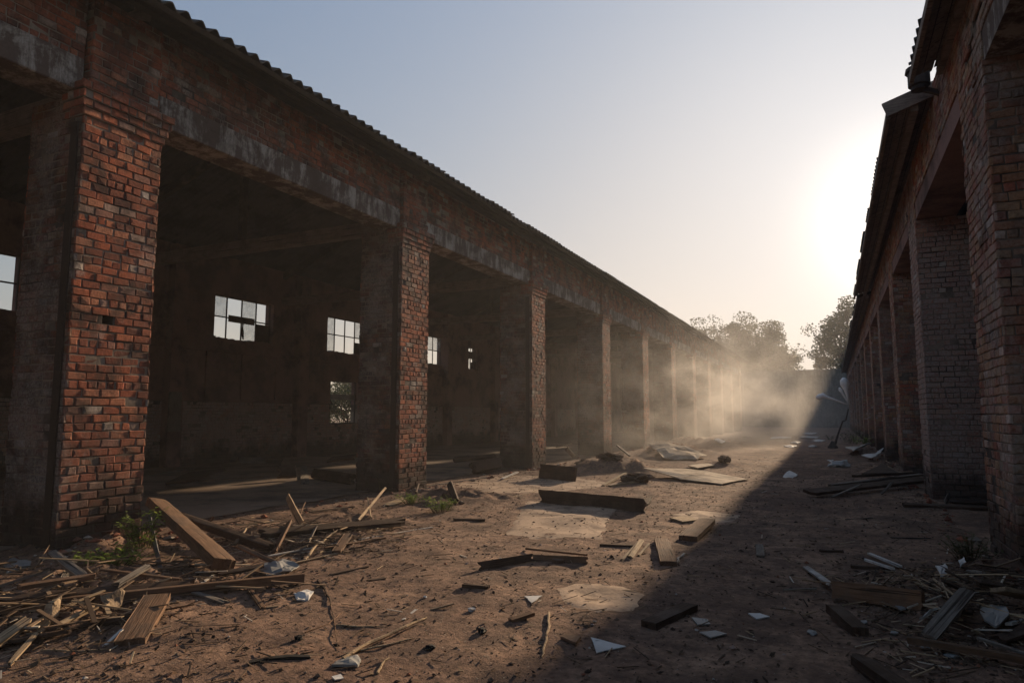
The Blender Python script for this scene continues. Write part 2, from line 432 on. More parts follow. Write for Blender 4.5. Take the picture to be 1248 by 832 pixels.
def corrugated(name, x0, z0, x1, z1, ya, yb, mat, parent, sgn=1, per=.205, amp=.034, th=.014, jag=.05, gaps=()):
    """corrugated roof: ridges run from the eave (x0,z0) up to (x1,z1); sheets .95 m wide, slightly out of line"""
    mb = MB(); y = ya
    sl = Vector((x1 - x0, 0, z1 - z0)); nrm = Vector((-(z1 - z0), 0, x1 - x0)).normalized()
    if nrm.z < 0: nrm = -nrm
    while y < yb:
        w = min(per * 5, yb - y); st = 8 if y < 30 else 4
        n = max(2, int(round(w / per * st))); off = ru(-jag, jag); dz = ru(-.008, .012)
        u = sl.normalized()
        g = [q for q in gaps if q[0] <= y + w / 2 <= q[1]]
        spans = [(0, 1)] if not g else [(0, g[0][2]), (g[0][3], 1)]
        for t0, t1 in spans:
            rows = []
            for (t, lay) in ((t0, 0), (t1, 0), (t1, 1), (t0, 1)):
                row = []
                for j in range(n + 1):
                    yy = y + w * 1.03 * j / n; a = math.cos((yy - ya) / per * 2 * math.pi) * amp
                    base = Vector((x0, 0, z0)).lerp(Vector((x1, 0, z1)), t) - (u * off if t == 0 else Vector())
                    q = base + nrm * (a + dz - (th if lay else 0)); row.append((q.x, yy, q.z))
                rows.append(row)
            s = len(mb.v)
            for r_ in rows: mb.v += r_
            m = n + 1
            for a in range(4):
                b = (a + 1) % 4
                for j in range(n):
                    mb.f.append((s + a * m + j, s + a * m + j + 1, s + b * m + j + 1, s + b * m + j)); mb.i.append(0)
        y += per * 5
    return mb.build(name, mat, parent, smooth=False)
EX, EZ = -6.51, 5.98
RGX, RGZ = -11.6, 7.75
GAPS = [(33.2, 38.2, .12, .31), (41.4, 43.6, .20, .50), (45.0, 46.2, .14, .30), (48.5, 50.8, .2, .38), (52, 53.5, .15, .5)]   # unseen roof openings added to throw sun patches on the warehouse floor
rf = corrugated('roof', EX, EZ, RGX, RGZ, -4.5, Y1 + .4, M['roof'], LEFT, gaps=GAPS)
rf2 = corrugated('roof', BW - .6, EZ, RGX, RGZ, -4.5, Y1 + .4, M['roof'], LEFT)
# boarded soffit, fascia and rails under the eave
mb = MB(); sl = (RGZ - EZ) / (RGX - EX)
def ez(x): return EZ + (x - EX) * sl
y = -4.5
while y < Y1:
    L = ru(2.2, 3.4); g = .006
    for i in range(5):
        xa = EX - .03 - i * .118; xb = xa - .108
        q = ru(-.006, .006)
        mb.face([(xa, y, ez(xa) - .10 + q), (xa, y + L - g, ez(xa) - .10 + q), (xb, y + L - g, ez(xb) - .10 + q), (xb, y, ez(xb) - .10 + q)][::-1])
    y += L
mb.build('soffit', M['timber'], LEFT)
mb = MB()
for (x, dz, w, hh) in ((EX - .03, -.105, .04, .07), (EX - .20, -.15, .09, .06), (EX - .50, -.17, .11, .09)):
    y = -4.5
    while y < Y1:
        L = min(ru(3.5, 5), Y1 - y); a, b = ru(-.008, .008), ru(-.008, .008)
        mb.beam((x + a, y, ez(x) + dz + a), (x + b, y + L, ez(x) + dz + b), w, hh); y += L
mb.build('fascia', M['tar'], LEFT)
# rafters, tie beams
for k, e in enumerate(Ledge):
    y = e * h - PW / 2
    mb = MB(); mb.box((BW + .02, y - .11, 4.92), (LX - .53, y + .11, 5.17)); mb.build('tie_beam', M['soffitw'], LEFT)
    mb = MB(); mb.beam((EX - .3, y, ez(EX - .3) - .16), (RGX, y, RGZ - .16), .12, .18); mb.beam((BW - .3, y, EZ + .3 * -sl * -1 - .1), (RGX, y, RGZ - .16), .12, .18)
    mb.beam((RGX, y, 5.17), (RGX, y, RGZ - .2), .12, .14)
    mb.build('truss', M['timber'], LEFT)
# back wall with windows
wins = [(6.6, 8.9, 3.6, 4.9), (14.1, 16.4, 3.6, 4.9), (19.0, 21.3, 3.6, 4.9), (24.3, 27.0, 3.6, 4.9), (29.4, 30.4, 3.6, 4.7), (37.5, 39.0, 3.5, 4.7), (49, 51, 3.6, 4.8), (19.25, 20.85, 1.08, 2.6)]
def wall_with_openings(mb, x0, x1, ya, yb, za, zb, ops, m=0):
    ys = sorted(set([ya, yb] + [v for o in ops for v in o[:2]])); ys = [v for v in ys if ya <= v <= yb]
    for a, b in zip(ys, ys[1:]):
        cur = za
        for o in sorted([o for o in ops if o[0] <= a + 1e-6 and o[1] >= b - 1e-6], key=lambda o: o[2]):
            if o[2] > cur: mb.box((x0, a, cur), (x1, b, o[2]), m)
            cur = o[3]
        if zb > cur: mb.box((x0, a, cur), (x1, b, zb), m)
mb = MB(); wall_with_openings(mb, BW - .35, BW, Y0, Y1, 1.77, 6.05, [(a, b, max(c, 1.77), d) for a, b, c, d in wins])
mb.build('back_wall', M['plaster'], LEFT)
mb = MB(); wall_with_openings(mb, BW - .35, BW + .0, Y0, Y1, -.1, 1.768, [(19.25, 20.85, 1.08, 1.768)], 1)
ly = Y0
for (a, b) in ((4, 19.22), (20.9, 46)):
    brick_face(mb, (BW, a, 0), (0, 1, 0), (1, 0, 0), b - a, 0.0, 1.75 if a < 10 or True else 1, False, .03)
brick_face(mb, (BW, 19.22, 0), (0, 1, 0), (1, 0, 0), 1.66, 0.0, 1.06, False, .03)
mb.build('dado_wall', [M['brickw'], M['mortar']], LEFT)
mb = MB()
mb.box((BW + .002, Y0, 1.79), (BW + .10, 19.2, 1.86)); mb.box((BW + .002, 20.92, 1.79), (BW + .10, Y1, 1.86)); mb.box((BW + .002, Y0, 3.2), (BW + .07, Y1, 3.3))
mb.build('ledge', M['plaster'], LEFT)
for y in (4.0, 12.75, 17.6, 22.4, 27.2, 32, 36, 40.5, 45, 50, 55):
    mb = MB(); mb.box((BW + .003, y - .22, -.05), (BW + .26, y + .22, 6.0)); mb.build('pilaster', M['plaster'], LEFT)
for y in (13.9, 15.2, 16.6):
    mb = MB(); mb.box((BW + .004, y - .05, 1.862), (BW + .05, y + .05, 3.198)); mb.build('stud', M['plaster'], LEFT)
random.seed(21)
for wi, (a, b, c, d) in enumerate(wins):
    fr = MB(); x = BW - .17
    for (p, q) in (((a, c), (b, c)), ((a, d), (b, d)), ((a, c), (a, d)), ((b, c), (b, d))):
        fr.beam((x, p[0], p[1]), (x, q[0], q[1]), .05, .05)
    W = fr.build('window', M['rust'], LEFT)
    nm = 4 if (d - c) < 1.4 else 1
    if wi == 7:
        g = MB(); g.box((x - .03, a + .03, 1.93), (x + .03, b - .03, 2.13)); g.build('crossbar', M['metal'], W); continue
    mu = MB()
    for k in range(1, nm):
        yy = a + (b - a) * k / nm; mu.beam((x, yy, c), (x, yy, d), .028, .035)
    mu.beam((x, a, c + (d - c) * .52), (x, b, c + (d - c) * .52), .028, .035)
    mu.build('muntins', M['rust'], W)
    mz = c + (d - c) * .52
    for k in range(nm):
        for r_ in range(2):
            ya, yb = a + (b - a) * k / nm + .02, a + (b - a) * (k + 1) / nm - .02
            za, zb = (c + .02, mz - .02) if r_ == 0 else (mz + .02, d - .02)
            if wi == 4 and (k, r_) != (1, 0) or (wi == 1 and (k, r_) == (3, 0)) or (wi == 2 and (k, r_) == (3, 0)):
                g = MB(); g.box((x - .01, ya, za), (x + .01, yb, zb - (.04 if wi == 1 else .16))); g.build('boarded_pane', M['wdark'], W)
            elif rnd() < .45 or wi == 4:
                g = MB(); g.face([(x, ya, za), (x, yb, za), (x, yb, zb), (x, ya, zb)]); g.build('pane', M['glass'], W)
    if wi == 1:
        g = MB(); g.box((x + .03, a + .62, mz - .12), (x + .06, a + 1.62, mz + .08)); g.build('nailed_board', M['wdark'], W)
        g = MB(); g.tube([(x, a + 1.22, mz - .1), (x, a + 1.2, mz - .35), (x, a + 1.25, c + .08)], [.03, .05, .02], 6); g.build('hanging_rag', M['black'], W)
    # ragged broken sill
    g = MB()
    yy = a
    while yy < b:
        w = ru(.06, .16); g.box((BW - .30, yy, c - .02), (BW - .03, min(yy + w, b), c + ru(.005, .07))); yy += w
    g.build('sill', M['plaster'], W)
# pale board leaning on the back wall, end walls
mb = MB(); mb.box((BW - .35, Y0 - .3, -.1), (LX - .2, Y0, 6.0)); mb.box((BW - .35, Y1, -.1), (LX - .2, Y1 + .3, 6.0)); mb.face([(BW, Y0 - .1, 6.0), (LX, Y0 - .1, 6.0), (RGX, Y0 - .1, RGZ)]); mb.face([(BW, Y1 + .1, 6.0), (LX, Y1 + .1, 6.0), (RGX, Y1 + .1, RGZ)])
mb.build('end_wall', M['plaster'], LEFT)
# ------------------------------------------------------------------ right warehouse
random.seed(11)
RIGHT = empty('brick_warehouse', (4.5, 34, 0), 'dark shaded brick warehouse with narrow deep doorways along the right edge of the yard', 'warehouse')
Redge = [1.8, 6.2, 10.25, 13.85, 17.6, 21.4, 25.2, 29.0, 32.8, 36.6, 40.4, 44.2, 48.0, 51.8]
RPW = 1.2
ZR0 = 4.72; ZRT = 5.85
for k, e in enumerate(Redge):
    y1 = e * h; y0 = y1 - (RPW if k > 1 else 1.25); det = k in (1, 2, 3)
    if k > 1: y0 = y1 - 1.05
    mb = MB()
    holes = {}
    cuboid_brick(mb, (RX, y0, 0), (RX + .92, y1, ZR0), ['-x', '-y'] + (['+y'] if k < 6 else []), det, True, .004)
    mb.build('pier', [M['brickr'] if k < 2 else M['brickw'] if k == 2 else M['brickr'], M['mortar']], RIGHT)
    nxt = (Redge[k + 1] * h - (1.25 if k == 0 else 1.05)) if k + 1 < len(Redge) else 76.0
    mb = MB(); mb.box((RX + .012, y1, ZR0), (RX + .6, nxt, ZR0 + .30)); o = mb.build('lintel', M['lintel'] if k == 0 else M['plaster'], RIGHT)
# upper wall: one long band with a broken patch above the first pier
def upper(ya, yb, det, z0, openings=()):
    mb = MB()
    brick_face(mb, (RX, ya, 0), (0, 1, 0), (-1, 0, 0), yb - ya, z0, ZRT, det, .008, [(a - ya, b, c, d) for a, b, c, d in openings])
    return mb
hole = [(7.55, 5.25, .26, .05), (7.75, 5.12, .22, .05), (8.05, 5.02, .2, .06), (8.1, 4.92, .15, .05), (8.3, 4.8, .12, .05), (7.3, 5.4, .10, .04), (6.9, 5.52, .05, .03)]
mb = upper(-4, 30, True, ZR0 + .30, hole)
# over the piers, below the lintel tops
for k, e in enumerate(Redge):
    y1 = e * h; y0 = y1 - (1.25 if k < 2 else 1.05)
    brick_face(mb, (RX, y0, 0), (0, 1, 0), (-1, 0, 0), y1 - y0, ZR0 + .004, ZR0 + .30, k < 6, .01)
    mb.box((RX + .004, y0 + .002, ZR0 + .001), (RX + .5, y1 - .002, ZR0 + .299), 1)
m2 = upper(30, 76, False, ZR0 + .30)
n = len(mb.v); mb.v += m2.v; mb.f += [tuple(i + n for i in f) for f in m2.f]; mb.i += m2.i
# mortar core, recessed where the bricks have fallen out
wall_with_openings(mb, RX + .004, RX + .14, -4, 76, ZR0 + .302, ZRT, [(7.3, 7.75, 5.2, 5.3), (7.76, 8.25, 5.03, 5.17)], 1)
mb.box((RX + .142, -4, ZR0 + .302), (RX + .5, 76, ZRT), 1)
mb.build('wall', [M['brickr'], M['mortar']], RIGHT)
# roofs in three lengths
secs = [(-4, 9.55, 1.06, 5.68, .04), (10.45, 26.8, .86, 5.62, .035), (27.0, 76.2, .96, 5.60, .05)]
for si, (ya, yb, ex, ezz, jg) in enumerate(secs):
    corrugated('roof', ex, ezz, 5.6, ezz + 1.55, ya, yb, M['roof'], RIGHT, jag=jg, amp=.03)
    mb = MB(); s2 = 1.55 / (5.6 - ex)
    for i in range(6):
        xa = ex + .03 + i * .12; xb = xa + .11
        y = ya
        while y < yb:
            L = min(ru(2, 3.2), yb - y); q = ru(-.006, .006)
            mb.face([(xa, y, ezz + (xa - ex) * s2 - .085 + q), (xa, y + L, ezz + (xa - ex) * s2 - .085 + q), (xb, y + L, ezz + (xb - ex) * s2 - .085 + q), (xb, y, ezz + (xb - ex) * s2 - .085 + q)]); y += L
    mb.build('soffit', M['soffitw'], RIGHT)
    mb = MB()
    mb.beam((ex + .02, ya, ezz - .10), (ex + .02, yb, ezz - .10), .05, .10); mb.beam((ex + .34, ya, ezz - .05), (ex + .34, yb, ezz - .05), .09, .09)
    if si == 1: mb.beam((ex - .02, ya - .03, ezz - .03), (ex + 1.6, ya - .03, ezz - .03 + 1.62 * s2), .05, .20)
    mb.build('fascia', M['soffitw'], RIGHT)
mb = MB()   # rear slope closes the roof
mb.face([(5.6, -4, 7.2), (5.6, 76, 7.2), (10.2, 76, 5.6), (10.2, -4, 5.6)]); mb.build('rear_roof', M['roof'], RIGHT)
mb = MB(); mb.box((9.8, -4, -.1), (10.1, 76, 5.9)); mb.box((RX + .93, -4.3, -.1), (10.1, -4, 5.9)); mb.box((RX + .5, 76, -.1), (10.1, 76.3, 5.9)); mb.build('rear_wall', M['plaster'], RIGHT)
for k in range(0, 13):
    y = Redge[k] * h - .5
    mb = MB(); mb.box((RX + .94, y - .12, -.1), (9.8, y + .12, 5.5)); mb.build('partition', M['plaster'], RIGHT)
mb = MB(); c0 = Vector((1.22, 10.0, 5.62))
mb.tube([c0, c0 + Vector((0, 0, .05)), c0 + Vector((0, 0, .06)), c0 + Vector((0, 0, .24)), c0 + Vector((0, 0, .25)), c0 + Vector((0, 0, .30))], [.10, .10, .13, .13, .16, .15], 14)
mb.beam(c0 + Vector((.05, 0, .0)), c0 + Vector((.3, 0, -.12)), .06, .06)
mb.build('vent_pipe', M['rust'], RIGHT)

# ------------------------------------------------------------------ far end
mb = MB(); mb.box((-60, 82.0, -.3), (2.9, 82.5, 6.25)); mb.box((2.9, 82.0, -.3), (50, 82.5, 6.15)); mb.box((-60, 81.9, 6.15), (2.88, 82.6, 6.30))
for k in range(-20, 14): mb.box((k * 3.1 - .18, 81.82, -.3), (k * 3.1 + .18, 81.98, 6.12))
tag(mb.build('boundary_wall', M['farwall']), 'tall plain grey wall closing the far end of the yard', 'wall')

# ------------------------------------------------------------------ ground
def axis(dense0, dense1, step, lim0, lim1, grow):
    a = []; x = dense0
    while x <= dense1: a.append(x); x += step
    s = step; x = a[-1]
    while x < lim1: s *= grow; x = min(x + s, lim1); a.append(x)
    s = step; x = dense0
    while x > lim0: s *= grow; x = max(x - s, lim0); a.insert(0, x)
    return a
xs = axis(-7.6, 2.2, .055, -160, 160, 1.12); ys = axis(2.6, 13.5, .055, -150, 170, 1.035)
V = [(x, y, gz(x, y)) for y in ys for x in xs]; nx = len(xs)
F = [(j * nx + i, j * nx + i + 1, (j + 1) * nx + i + 1, (j + 1) * nx + i) for j in range(len(ys) - 1) for i in range(nx - 1)]
tag(link('ground', V, F, M['ground'], smooth=True), kind='structure')
# warehouse floor: smoother slab
def sheet(name, pts_fn, mat):
    pass
xs2 = [BW + .0 + i * .3 for i in range(int((LX - .55 - BW) / .3) + 1)] + [LX - .6]; ys2 = [Y0 + i * .4 for i in range(int((Y1 - Y0) / .4) + 1)]
V = [(x + (noise.noise(Vector((y * 1.3, 0, 0))) * .22 if x == xs2[-1] else 0), y, max(gz(x, y), 0) * .5 + .020) for y in ys2 for x in xs2]; nx = len(xs2)
F = [(j * nx + i, j * nx + i + 1, (j + 1) * nx + i + 1, (j + 1) * nx + i) for j in range(len(ys2) - 1) for i in range(nx - 1)]
tag(link('warehouse_floor', V, F, M['floor'], smooth=True), kind='structure')
def patch(name, px, mat, lift=.006, kind='structure', wob=.05):
    """worn patch of old paving showing through the dirt, follows the ground"""
    P = [flat(*p) for p in px]; out = []
    for i in range(len(P)):
        a, b = P[i], P[(i + 1) % len(P)]; n = max(2, int((b - a).length / .1))
        for t in range(n):
            q = a.lerp(b, t / n); q += Vector((noise.noise(q * 3.1), noise.noise(q * 3.1 + Vector((9, 0, 0))), 0)) * wob; out.append(q)
    c = sum(out, Vector()) / len(out); V = []; F = []; n = len(out); rings = 8
    for r_ in range(rings + 1):
        t = r_ / rings
        for q in out:
            w = c.lerp(q, t); V.append((w.x, w.y, gz(w.x, w.y) + lift * (1 if r_ < rings else -1.5)))
    for r_ in range(rings):
        for i in range(n):
            F.append((r_ * n + i, r_ * n + (i + 1) % n, (r_ + 1) * n + (i + 1) % n, (r_ + 1) * n + i))
    return tag(link(name, V, F, mat, smooth=True), kind=kind)
patch('paving_patch', [(640, 610), (760, 612), (742, 640), (738, 660), (700, 660), (610, 655), (625, 630)], M['slab'])
patch('paving_patch', [(672, 716), (700, 710), (760, 712), (790, 725), (770, 745), (730, 750), (690, 735)], M['slab'], .004)
patch('paving_patch', [(815, 628), (850, 622), (905, 626), (895, 637), (850, 640)], M['slab'], .005)
patch('paving_patch', [(540, 590), (620, 578), (700, 580), (760, 590), (700, 598), (600, 604)], M['slab'], .004)

# ------------------------------------------------------------------ debris builders
def frame(p, q, roll=0):
    d = (q - p).normalized(); a = Vector((0, 0, 1)).cross(d)
    if a.length < .02: a = Vector((0, 1, 0))
    a.normalize(); b = d.cross(a)
    m = Matrix((d, a, b)).transposed().to_4x4(); m = m @ Matrix.Rotation(R(roll), 4, 'X'); m.translation = (p + q) / 2
    return m
def plank_mesh(L, w, t, jag=.03, bend=0, taper=0, splint=.5):
    """board along local X with ragged ends and a slight bow"""
    ns, nw = max(3, int(L / .12)), 4; V = []; F = []
    je = [[ru(0, jag) + (ru(0, jag * 2.5) if rnd() < splint * .4 else 0) for _ in range(nw + 1)] for _ in range(2)]
    wob = [ru(-.02, .02) * w for _ in range(ns + 1)]
    for side in (0, 1):
        for i in range(ns + 1):
            s = i / ns
            for j in range(nw + 1):
                xx = -L / 2 + je[0][j] + (L - je[0][j] - je[1][j]) * s
                ww = w * (1 - taper * s)
                yy = (j / nw - .5) * ww + wob[i] + bend * .6 * (4 * s * (1 - s) - .5)
                zz = (t / 2 if side else -t / 2) * (1 - (.12 if j in (0, nw) else 0)) + bend * .25 * (4 * s * (1 - s) - .5) * .3
                V.append((xx, yy, zz))
    m = nw + 1; N0 = (ns + 1) * m
    for i in range(ns):
        for j in range(nw):
            a = i * m + j
            F.append((a, a + m, a + m + 1, a + 1)); F.append((N0 + a, N0 + a + 1, N0 + a + m + 1, N0 + a + m))
        for j in (0, nw):
            a = i * m + j; q = (a, N0 + a, N0 + a + m, a + m); F.append(q[::-1] if j == 0 else q[::1])
    for j in range(nw):
        F.append((j, j + 1, N0 + j + 1, N0 + j)); a = ns * m + j; F.append((a, N0 + a, N0 + a + 1, a + 1))
    return V, F
CNT = {}
def plank(name, a, b, w, t, mat, label, cat=None, z=(0, 0), roll=0, jag=.02, bend=0, taper=0, group=None, sink=.006):
    k = abs(math.sin(R(roll))); half = t / 2 * abs(math.cos(R(roll))) + w / 2 * k
    p = G(*a, dz=z[0] + half - sink); q = G(*b, dz=z[1] + half - sink)
    L = (q - p).length; V, F = plank_mesh(L, w, t, jag, bend, taper)
    o = link(name, V, F, M[mat]); o.matrix_world = frame(p, q, roll)
    if t > .02:
        bv = o.modifiers.new('bevel', 'BEVEL'); bv.width = min(.004, t * .12); bv.segments = 1; bv.limit_method = 'ANGLE'; bv.angle_limit = R(50)
    return tag(o, label, cat or name.replace('_', ' '), group)
def stick(name, pts, r, mat, label, cat='stick', zs=None, flatk=1, group=None):
    P = []
    for i, a in enumerate(pts):
        P.append(G(*a, dz=(zs[i] if zs else 0) + r * .7))
    sub = []
    for i in range(len(P) - 1):
        for t in range(4):
            q = P[i].lerp(P[i + 1], t / 4)
            if t: q = q + Vector((ru(-1, 1), ru(-1, 1), ru(-.4, .4))) * r * .7
            sub.append(q)
    sub.append(P[-1]); c = sum(sub, Vector()) / len(sub)
    # ground clearance
    for q in sub:
        g = gz(q.x, q.y) + r * .5
        if q.z < g: q.z = g
    mb = MB(); n = len(sub); rad = [r * (1.0 - .35 * i / n) * ru(.85, 1.15) for i in range(n)]; rad[-1] *= .4
    mb.tube([q - c for q in sub], rad, 6)
    o = link(name, mb.v, mb.f, M[mat]); o.location = c
    return tag(o, label, cat, group)
def shard(name, pts, t, mat, label, cat='shard', z=None, curl=0, group=None, sub=3):
    """thin flat piece: outline given in the picture, laid on the ground, real thickness"""
    P = [G(*a, dz=(z[i] if z else 0) + .006) for i, a in enumerate(pts)]
    c = sum(P, Vector()) / len(P); out = []
    for i in range(len(P)):
        for s_ in range(sub):
            q = P[i].lerp(P[(i + 1) % len(P)], s_ / sub)
            if s_: q += Vector((ru(-1, 1), ru(-1, 1), 0)) * .025 * (P[i] - P[(i + 1) % len(P)]).length
            out.append(q)
    n = len(out); V = []; K = 5; sd = ru(0, 90); size = max((q - c).length for q in out)
    def hgt(v, rr):
        return curl * (1 - rr * rr) * .5 + (curl * 1.3 * noise.noise(Vector((v.x / size * 1.9, v.y / size * 1.9, sd))) + curl * .7 * noise.noise(Vector((v.x / size * 5, v.y / size * 5, sd))))
    for lay in (0, 1):
        V.append(Vector((0, 0, t * lay + hgt(Vector((0, 0, 0)), 0))))
        for k in range(1, K + 1):
            rr = k / K
            for q in out:
                v = (q - c) * rr; v.z += t * lay + hgt(v, rr); V.append(v)
    F = []; B = 1 + K * n
    for lay in (0, 1):
        o = B * lay
        for i in range(n):
            j = (i + 1) % n
            q = (o, o + 1 + i, o + 1 + j); F.append(q if lay else q[::-1])
            for k in range(K - 1):
                q = (o + 1 + k * n + i, o + 1 + (k + 1) * n + i, o + 1 + (k + 1) * n + j, o + 1 + k * n + j); F.append(q if lay else q[::-1])
    e0 = 1 + (K - 1) * n
    for i in range(n):
        j = (i + 1) % n; F.append((e0 + i, e0 + j, B + e0 + j, B + e0 + i))
    o = link(name, V, F, M[mat]); o.location = c
    # lift clear of the dirt
    mx = max(gz(q.x, q.y) - q.z for q in out) 
    if mx > 0: o.location.z += mx
    return tag(o, label, cat, group)
def lump(name, a, r, mat, label, cat='lump', sq=(1, 1, .6), seed=1, group=None, n=2):
    import bmesh
    bm = bmesh.new(); bmesh.ops.create_icosphere(bm, subdivisions=n, radius=1)
    for v in bm.verts:
        k = 1 + .6 * noise.noise(v.co * 1.6 + Vector((seed * 7.3, 0, 0))) + .3 * noise.noise(v.co * 4 + Vector((seed, 3, 0)))
        if n > 3: k += .14 * noise.noise(v.co * 9) + .07 * noise.noise(v.co * 22)
        v.co = Vector((v.co.x * sq[0], v.co.y * sq[1], v.co.z * sq[2])) * k * r
    me = bpy.data.meshes.new(name); bm.to_mesh(me); bm.free(); me.materials.append(M[mat])
    o = bpy.data.objects.new(name, me); COL.objects.link(o); o.location = G(*a) + Vector((0, 0, r * sq[2] * .6)); o.rotation_euler.z = seed
    return tag(o, label, cat, group)
random.seed(5)
GL, GC, GR = 'broken timber in the left foreground heap', 'timber scraps strewn across the open yard', 'broken timber by the right wall'
# --- left heap
plank('beam', (190, 612), (274, 688), .20, .10, 'wmid', 'thick brown beam propped up at an angle in front of the big near pier', 'beam', z=(.30, .02), roll=-14, jag=.01, group=GL)
plank('beam', (216, 628), (332, 668), .10, .07, 'wdark', 'thin dark beam sloping down behind the thick propped beam', 'beam', z=(.16, .0), roll=10, group=GL)
plank('metal_strip', (182, 628), (196, 696), .035, .012, 'metal', 'narrow grey metal strip leaning against the propped beam', 'metal strip', z=(.14, .0), roll=30, group=GL)
plank('plank', (-40, 734), (240, 711), .10, .035, 'wdark', 'long dark plank lying straight across the heap at the left edge', 'plank', z=(.05, .05), roll=12, jag=.07, group=GL)
plank('beam', (-60, 748), (371, 703), .075, .07, 'wmid', 'very long slim brown rail, longest piece of the left heap', 'rail', z=(.06, .02), jag=.02, group=GL)
plank('plank', (192, 727), (158, 783), .17, .045, 'wmid', 'short wide brown board lying end-on below the long rail', 'plank', z=(.05, .0), jag=.01, group=GL)
plank('plank', (62, 672), (106, 706), .07, .03, 'wgrey', 'grey batten crossing over a paler one at the foot of the near pier', 'batten', z=(.14, .03), roll=15, group=GL)
plank('plank', (92, 682), (74, 712), .05, .025, 'wgrey', 'short pale batten crossed by the grey one near the left edge', 'batten', z=(.06, .02), group=GL)
plank('lath', (122, 692), (222, 706), .035, .02, 'wmid', 'thin brown lath lying just above the dark plank', 'lath', z=(.07, .06), group=GL)
plank('plank', (312, 652), (497, 635), .13, .05, 'wdark', 'long dark plank with splintered tip pointing to the second pier', 'plank', z=(.07, .03), roll=18, jag=.06, group=GL)
plank('lath', (326, 677), (527, 642), .022, .014, 'wwhite', 'long thin white lath reaching out from the heap', 'lath', z=(.03, .005), bend=.03, group=GL)
plank('splinter', (350, 604), (368, 640), .085, .02, 'wpale', 'pale pointed splinter standing upright in the heap', 'splinter', z=(.23, .0), roll=70, jag=.09, taper=-.3, group=GL)
stick('stick', [(372, 612), (361, 640)], .008, 'wmid', 'thin twig leaning beside the upright splinter', zs=[.16, 0], group=GL)
plank('plank', (353, 640), (334, 673), .06, .025, 'wmid', 'small brown board propped between upright splinter and white lath', 'plank', z=(.10, .0), roll=35, group=GL)
plank('plank', (425, 650), (410, 672), .085, .03, 'wmid', 'stubby brown board lying across the white lath', 'plank', z=(.04, .01), jag=.008, group=GL)
stick('stick', [(372, 682), (385, 665), (402, 652), (412, 647)], .014, 'wpale', 'pale bent stick curving up over the white lath', zs=[.0, .03, .06, .08], group=GL)
plank('lath', (437, 630), (470, 594), .035, .018, 'wpale', 'pale yellow lath crossed like an X near the second pier', 'lath', z=(.0, .22), roll=40, group=GL)
plank('lath', (452, 630), (448, 606), .035, .014, 'wpale', 'short upright leg of the pale crossed sticks', 'lath', z=(.0, .14), roll=70, group=GL)
shard('board', [(468, 615), (490, 606), (496, 609), (476, 617)], .012, 'wpale', 'small pale flake lying right of the crossed sticks', 'flake', group=GL)
plank('lath', (303, 716), (321, 742), .04, .02, 'wmid', 'brown slat meeting a pale one in an L below the long rail', 'slat', z=(.02, 0), group=GL)
plank('lath', (318, 741), (341, 738), .03, .012, 'wpale', 'short pale slat forming the foot of the L', 'slat', group=GL)
shard('shard', [(358, 725), (374, 720), (382, 724), (376, 731), (362, 732)], .012, 'white', 'whitish rounded flake left of the wavy dark stick', 'flake', curl=.015)
plank('strip', (303, 806), (378, 799), .045, .02, 'black', 'curved black strip alone at the bottom edge', 'strip', bend=.05, jag=.006, group=GC)
stick('stick', [(388, 706), (397, 720), (403, 736)], .012, 'wdark', 'wavy dark stick below the heap in open dirt', group=GC)
stick('stick', [(403, 736), (407, 756), (412, 790)], .004, 'wmid', 'hair-thin straw trailing down from the wavy dark stick', 'straw', group=GC)
plank('plank', (447, 708), (471, 704), .05, .015, 'wdark', 'small dark slat between the heap and the middle', 'slat', group=GC)
plank('plank', (-30, 800), (40, 742), .06, .03, 'wpale', 'pale split slat poking up at the left picture edge', 'slat', z=(.0, .06), roll=20, group=GL)
plank('plank', (42, 770), (60, 752), .07, .02, 'wpale', 'short pale folded slat beside the left picture edge', 'slat', z=(0, .05), roll=30, group=GL)
shard('shard', [(122, 728), (136, 722), (152, 728), (148, 738), (128, 742)], .01, 'wpale', 'crumpled tan scrap hanging over the long rail', 'scrap', z=[.07, .12, .09, .06, .05], curl=.03)
shard('shard', [(55, 738), (75, 732), (72, 748), (50, 752)], .01, 'wpale', 'pale tan curled scrap under the rail at the far left', 'scrap', z=[.05, .08, .04, .03], curl=.03)
plank('plank', (40, 778), (160, 752), .10, .02, 'wdark', 'wide dark board half buried under the left heap', 'plank', jag=.05, group=GL)
stick('stick', [(50, 792), (100, 793), (140, 790)], .006, 'wpale', 'straight straw lying left of the short wide board', 'straw', group=GL)
plank('lath', (125, 789), (150, 766), .02, .012, 'wwhite', 'thin whitish lath touching the short wide board', 'lath', z=(0, .03), group=GL)
plank('plank', (225, 718), (278, 735), .05, .015, 'wgrey', 'grey slat slipped out from under the long rail', 'slat', z=(.02, .0), group=GL)
lump('stone', (280, 689), .045, 'wpale', 'pale round stone under the end of the propped beam', 'stone', seed=3)
lump('stone', (298, 686), .035, 'stone', 'brownish stone right of the pale round one', 'stone', seed=4)
shard('shard', [(4, 690), (16, 682), (38, 686), (36, 692), (8, 698)], .02, 'grey', 'bluish grey slab lying in shade at the far left', 'slab', curl=.03)
shard('shard', [(315, 690), (345, 683), (365, 688), (355, 697), (325, 700)], .01, 'grey', 'grey crumpled sheet inside the left heap', 'sheet', z=[.02, .05, .03, .02, .02], curl=.03)
shard('shard', [(330, 698), (348, 697), (340, 703)], .01, 'white', 'tiny white scrap above the long rail end', 'scrap')
stick('stick', [(310, 640), (322, 655), (345, 667)], .010, 'wpale', 'pale rod lying in front of the dark sloping beam', zs=[.08, .05, .02], group=GL)
plank('plank', (385, 646), (372, 668), .05, .012, 'wgrey', 'thin grey board stuck in the middle of the left heap', 'board', z=(.07, 0), roll=40, group=GL)
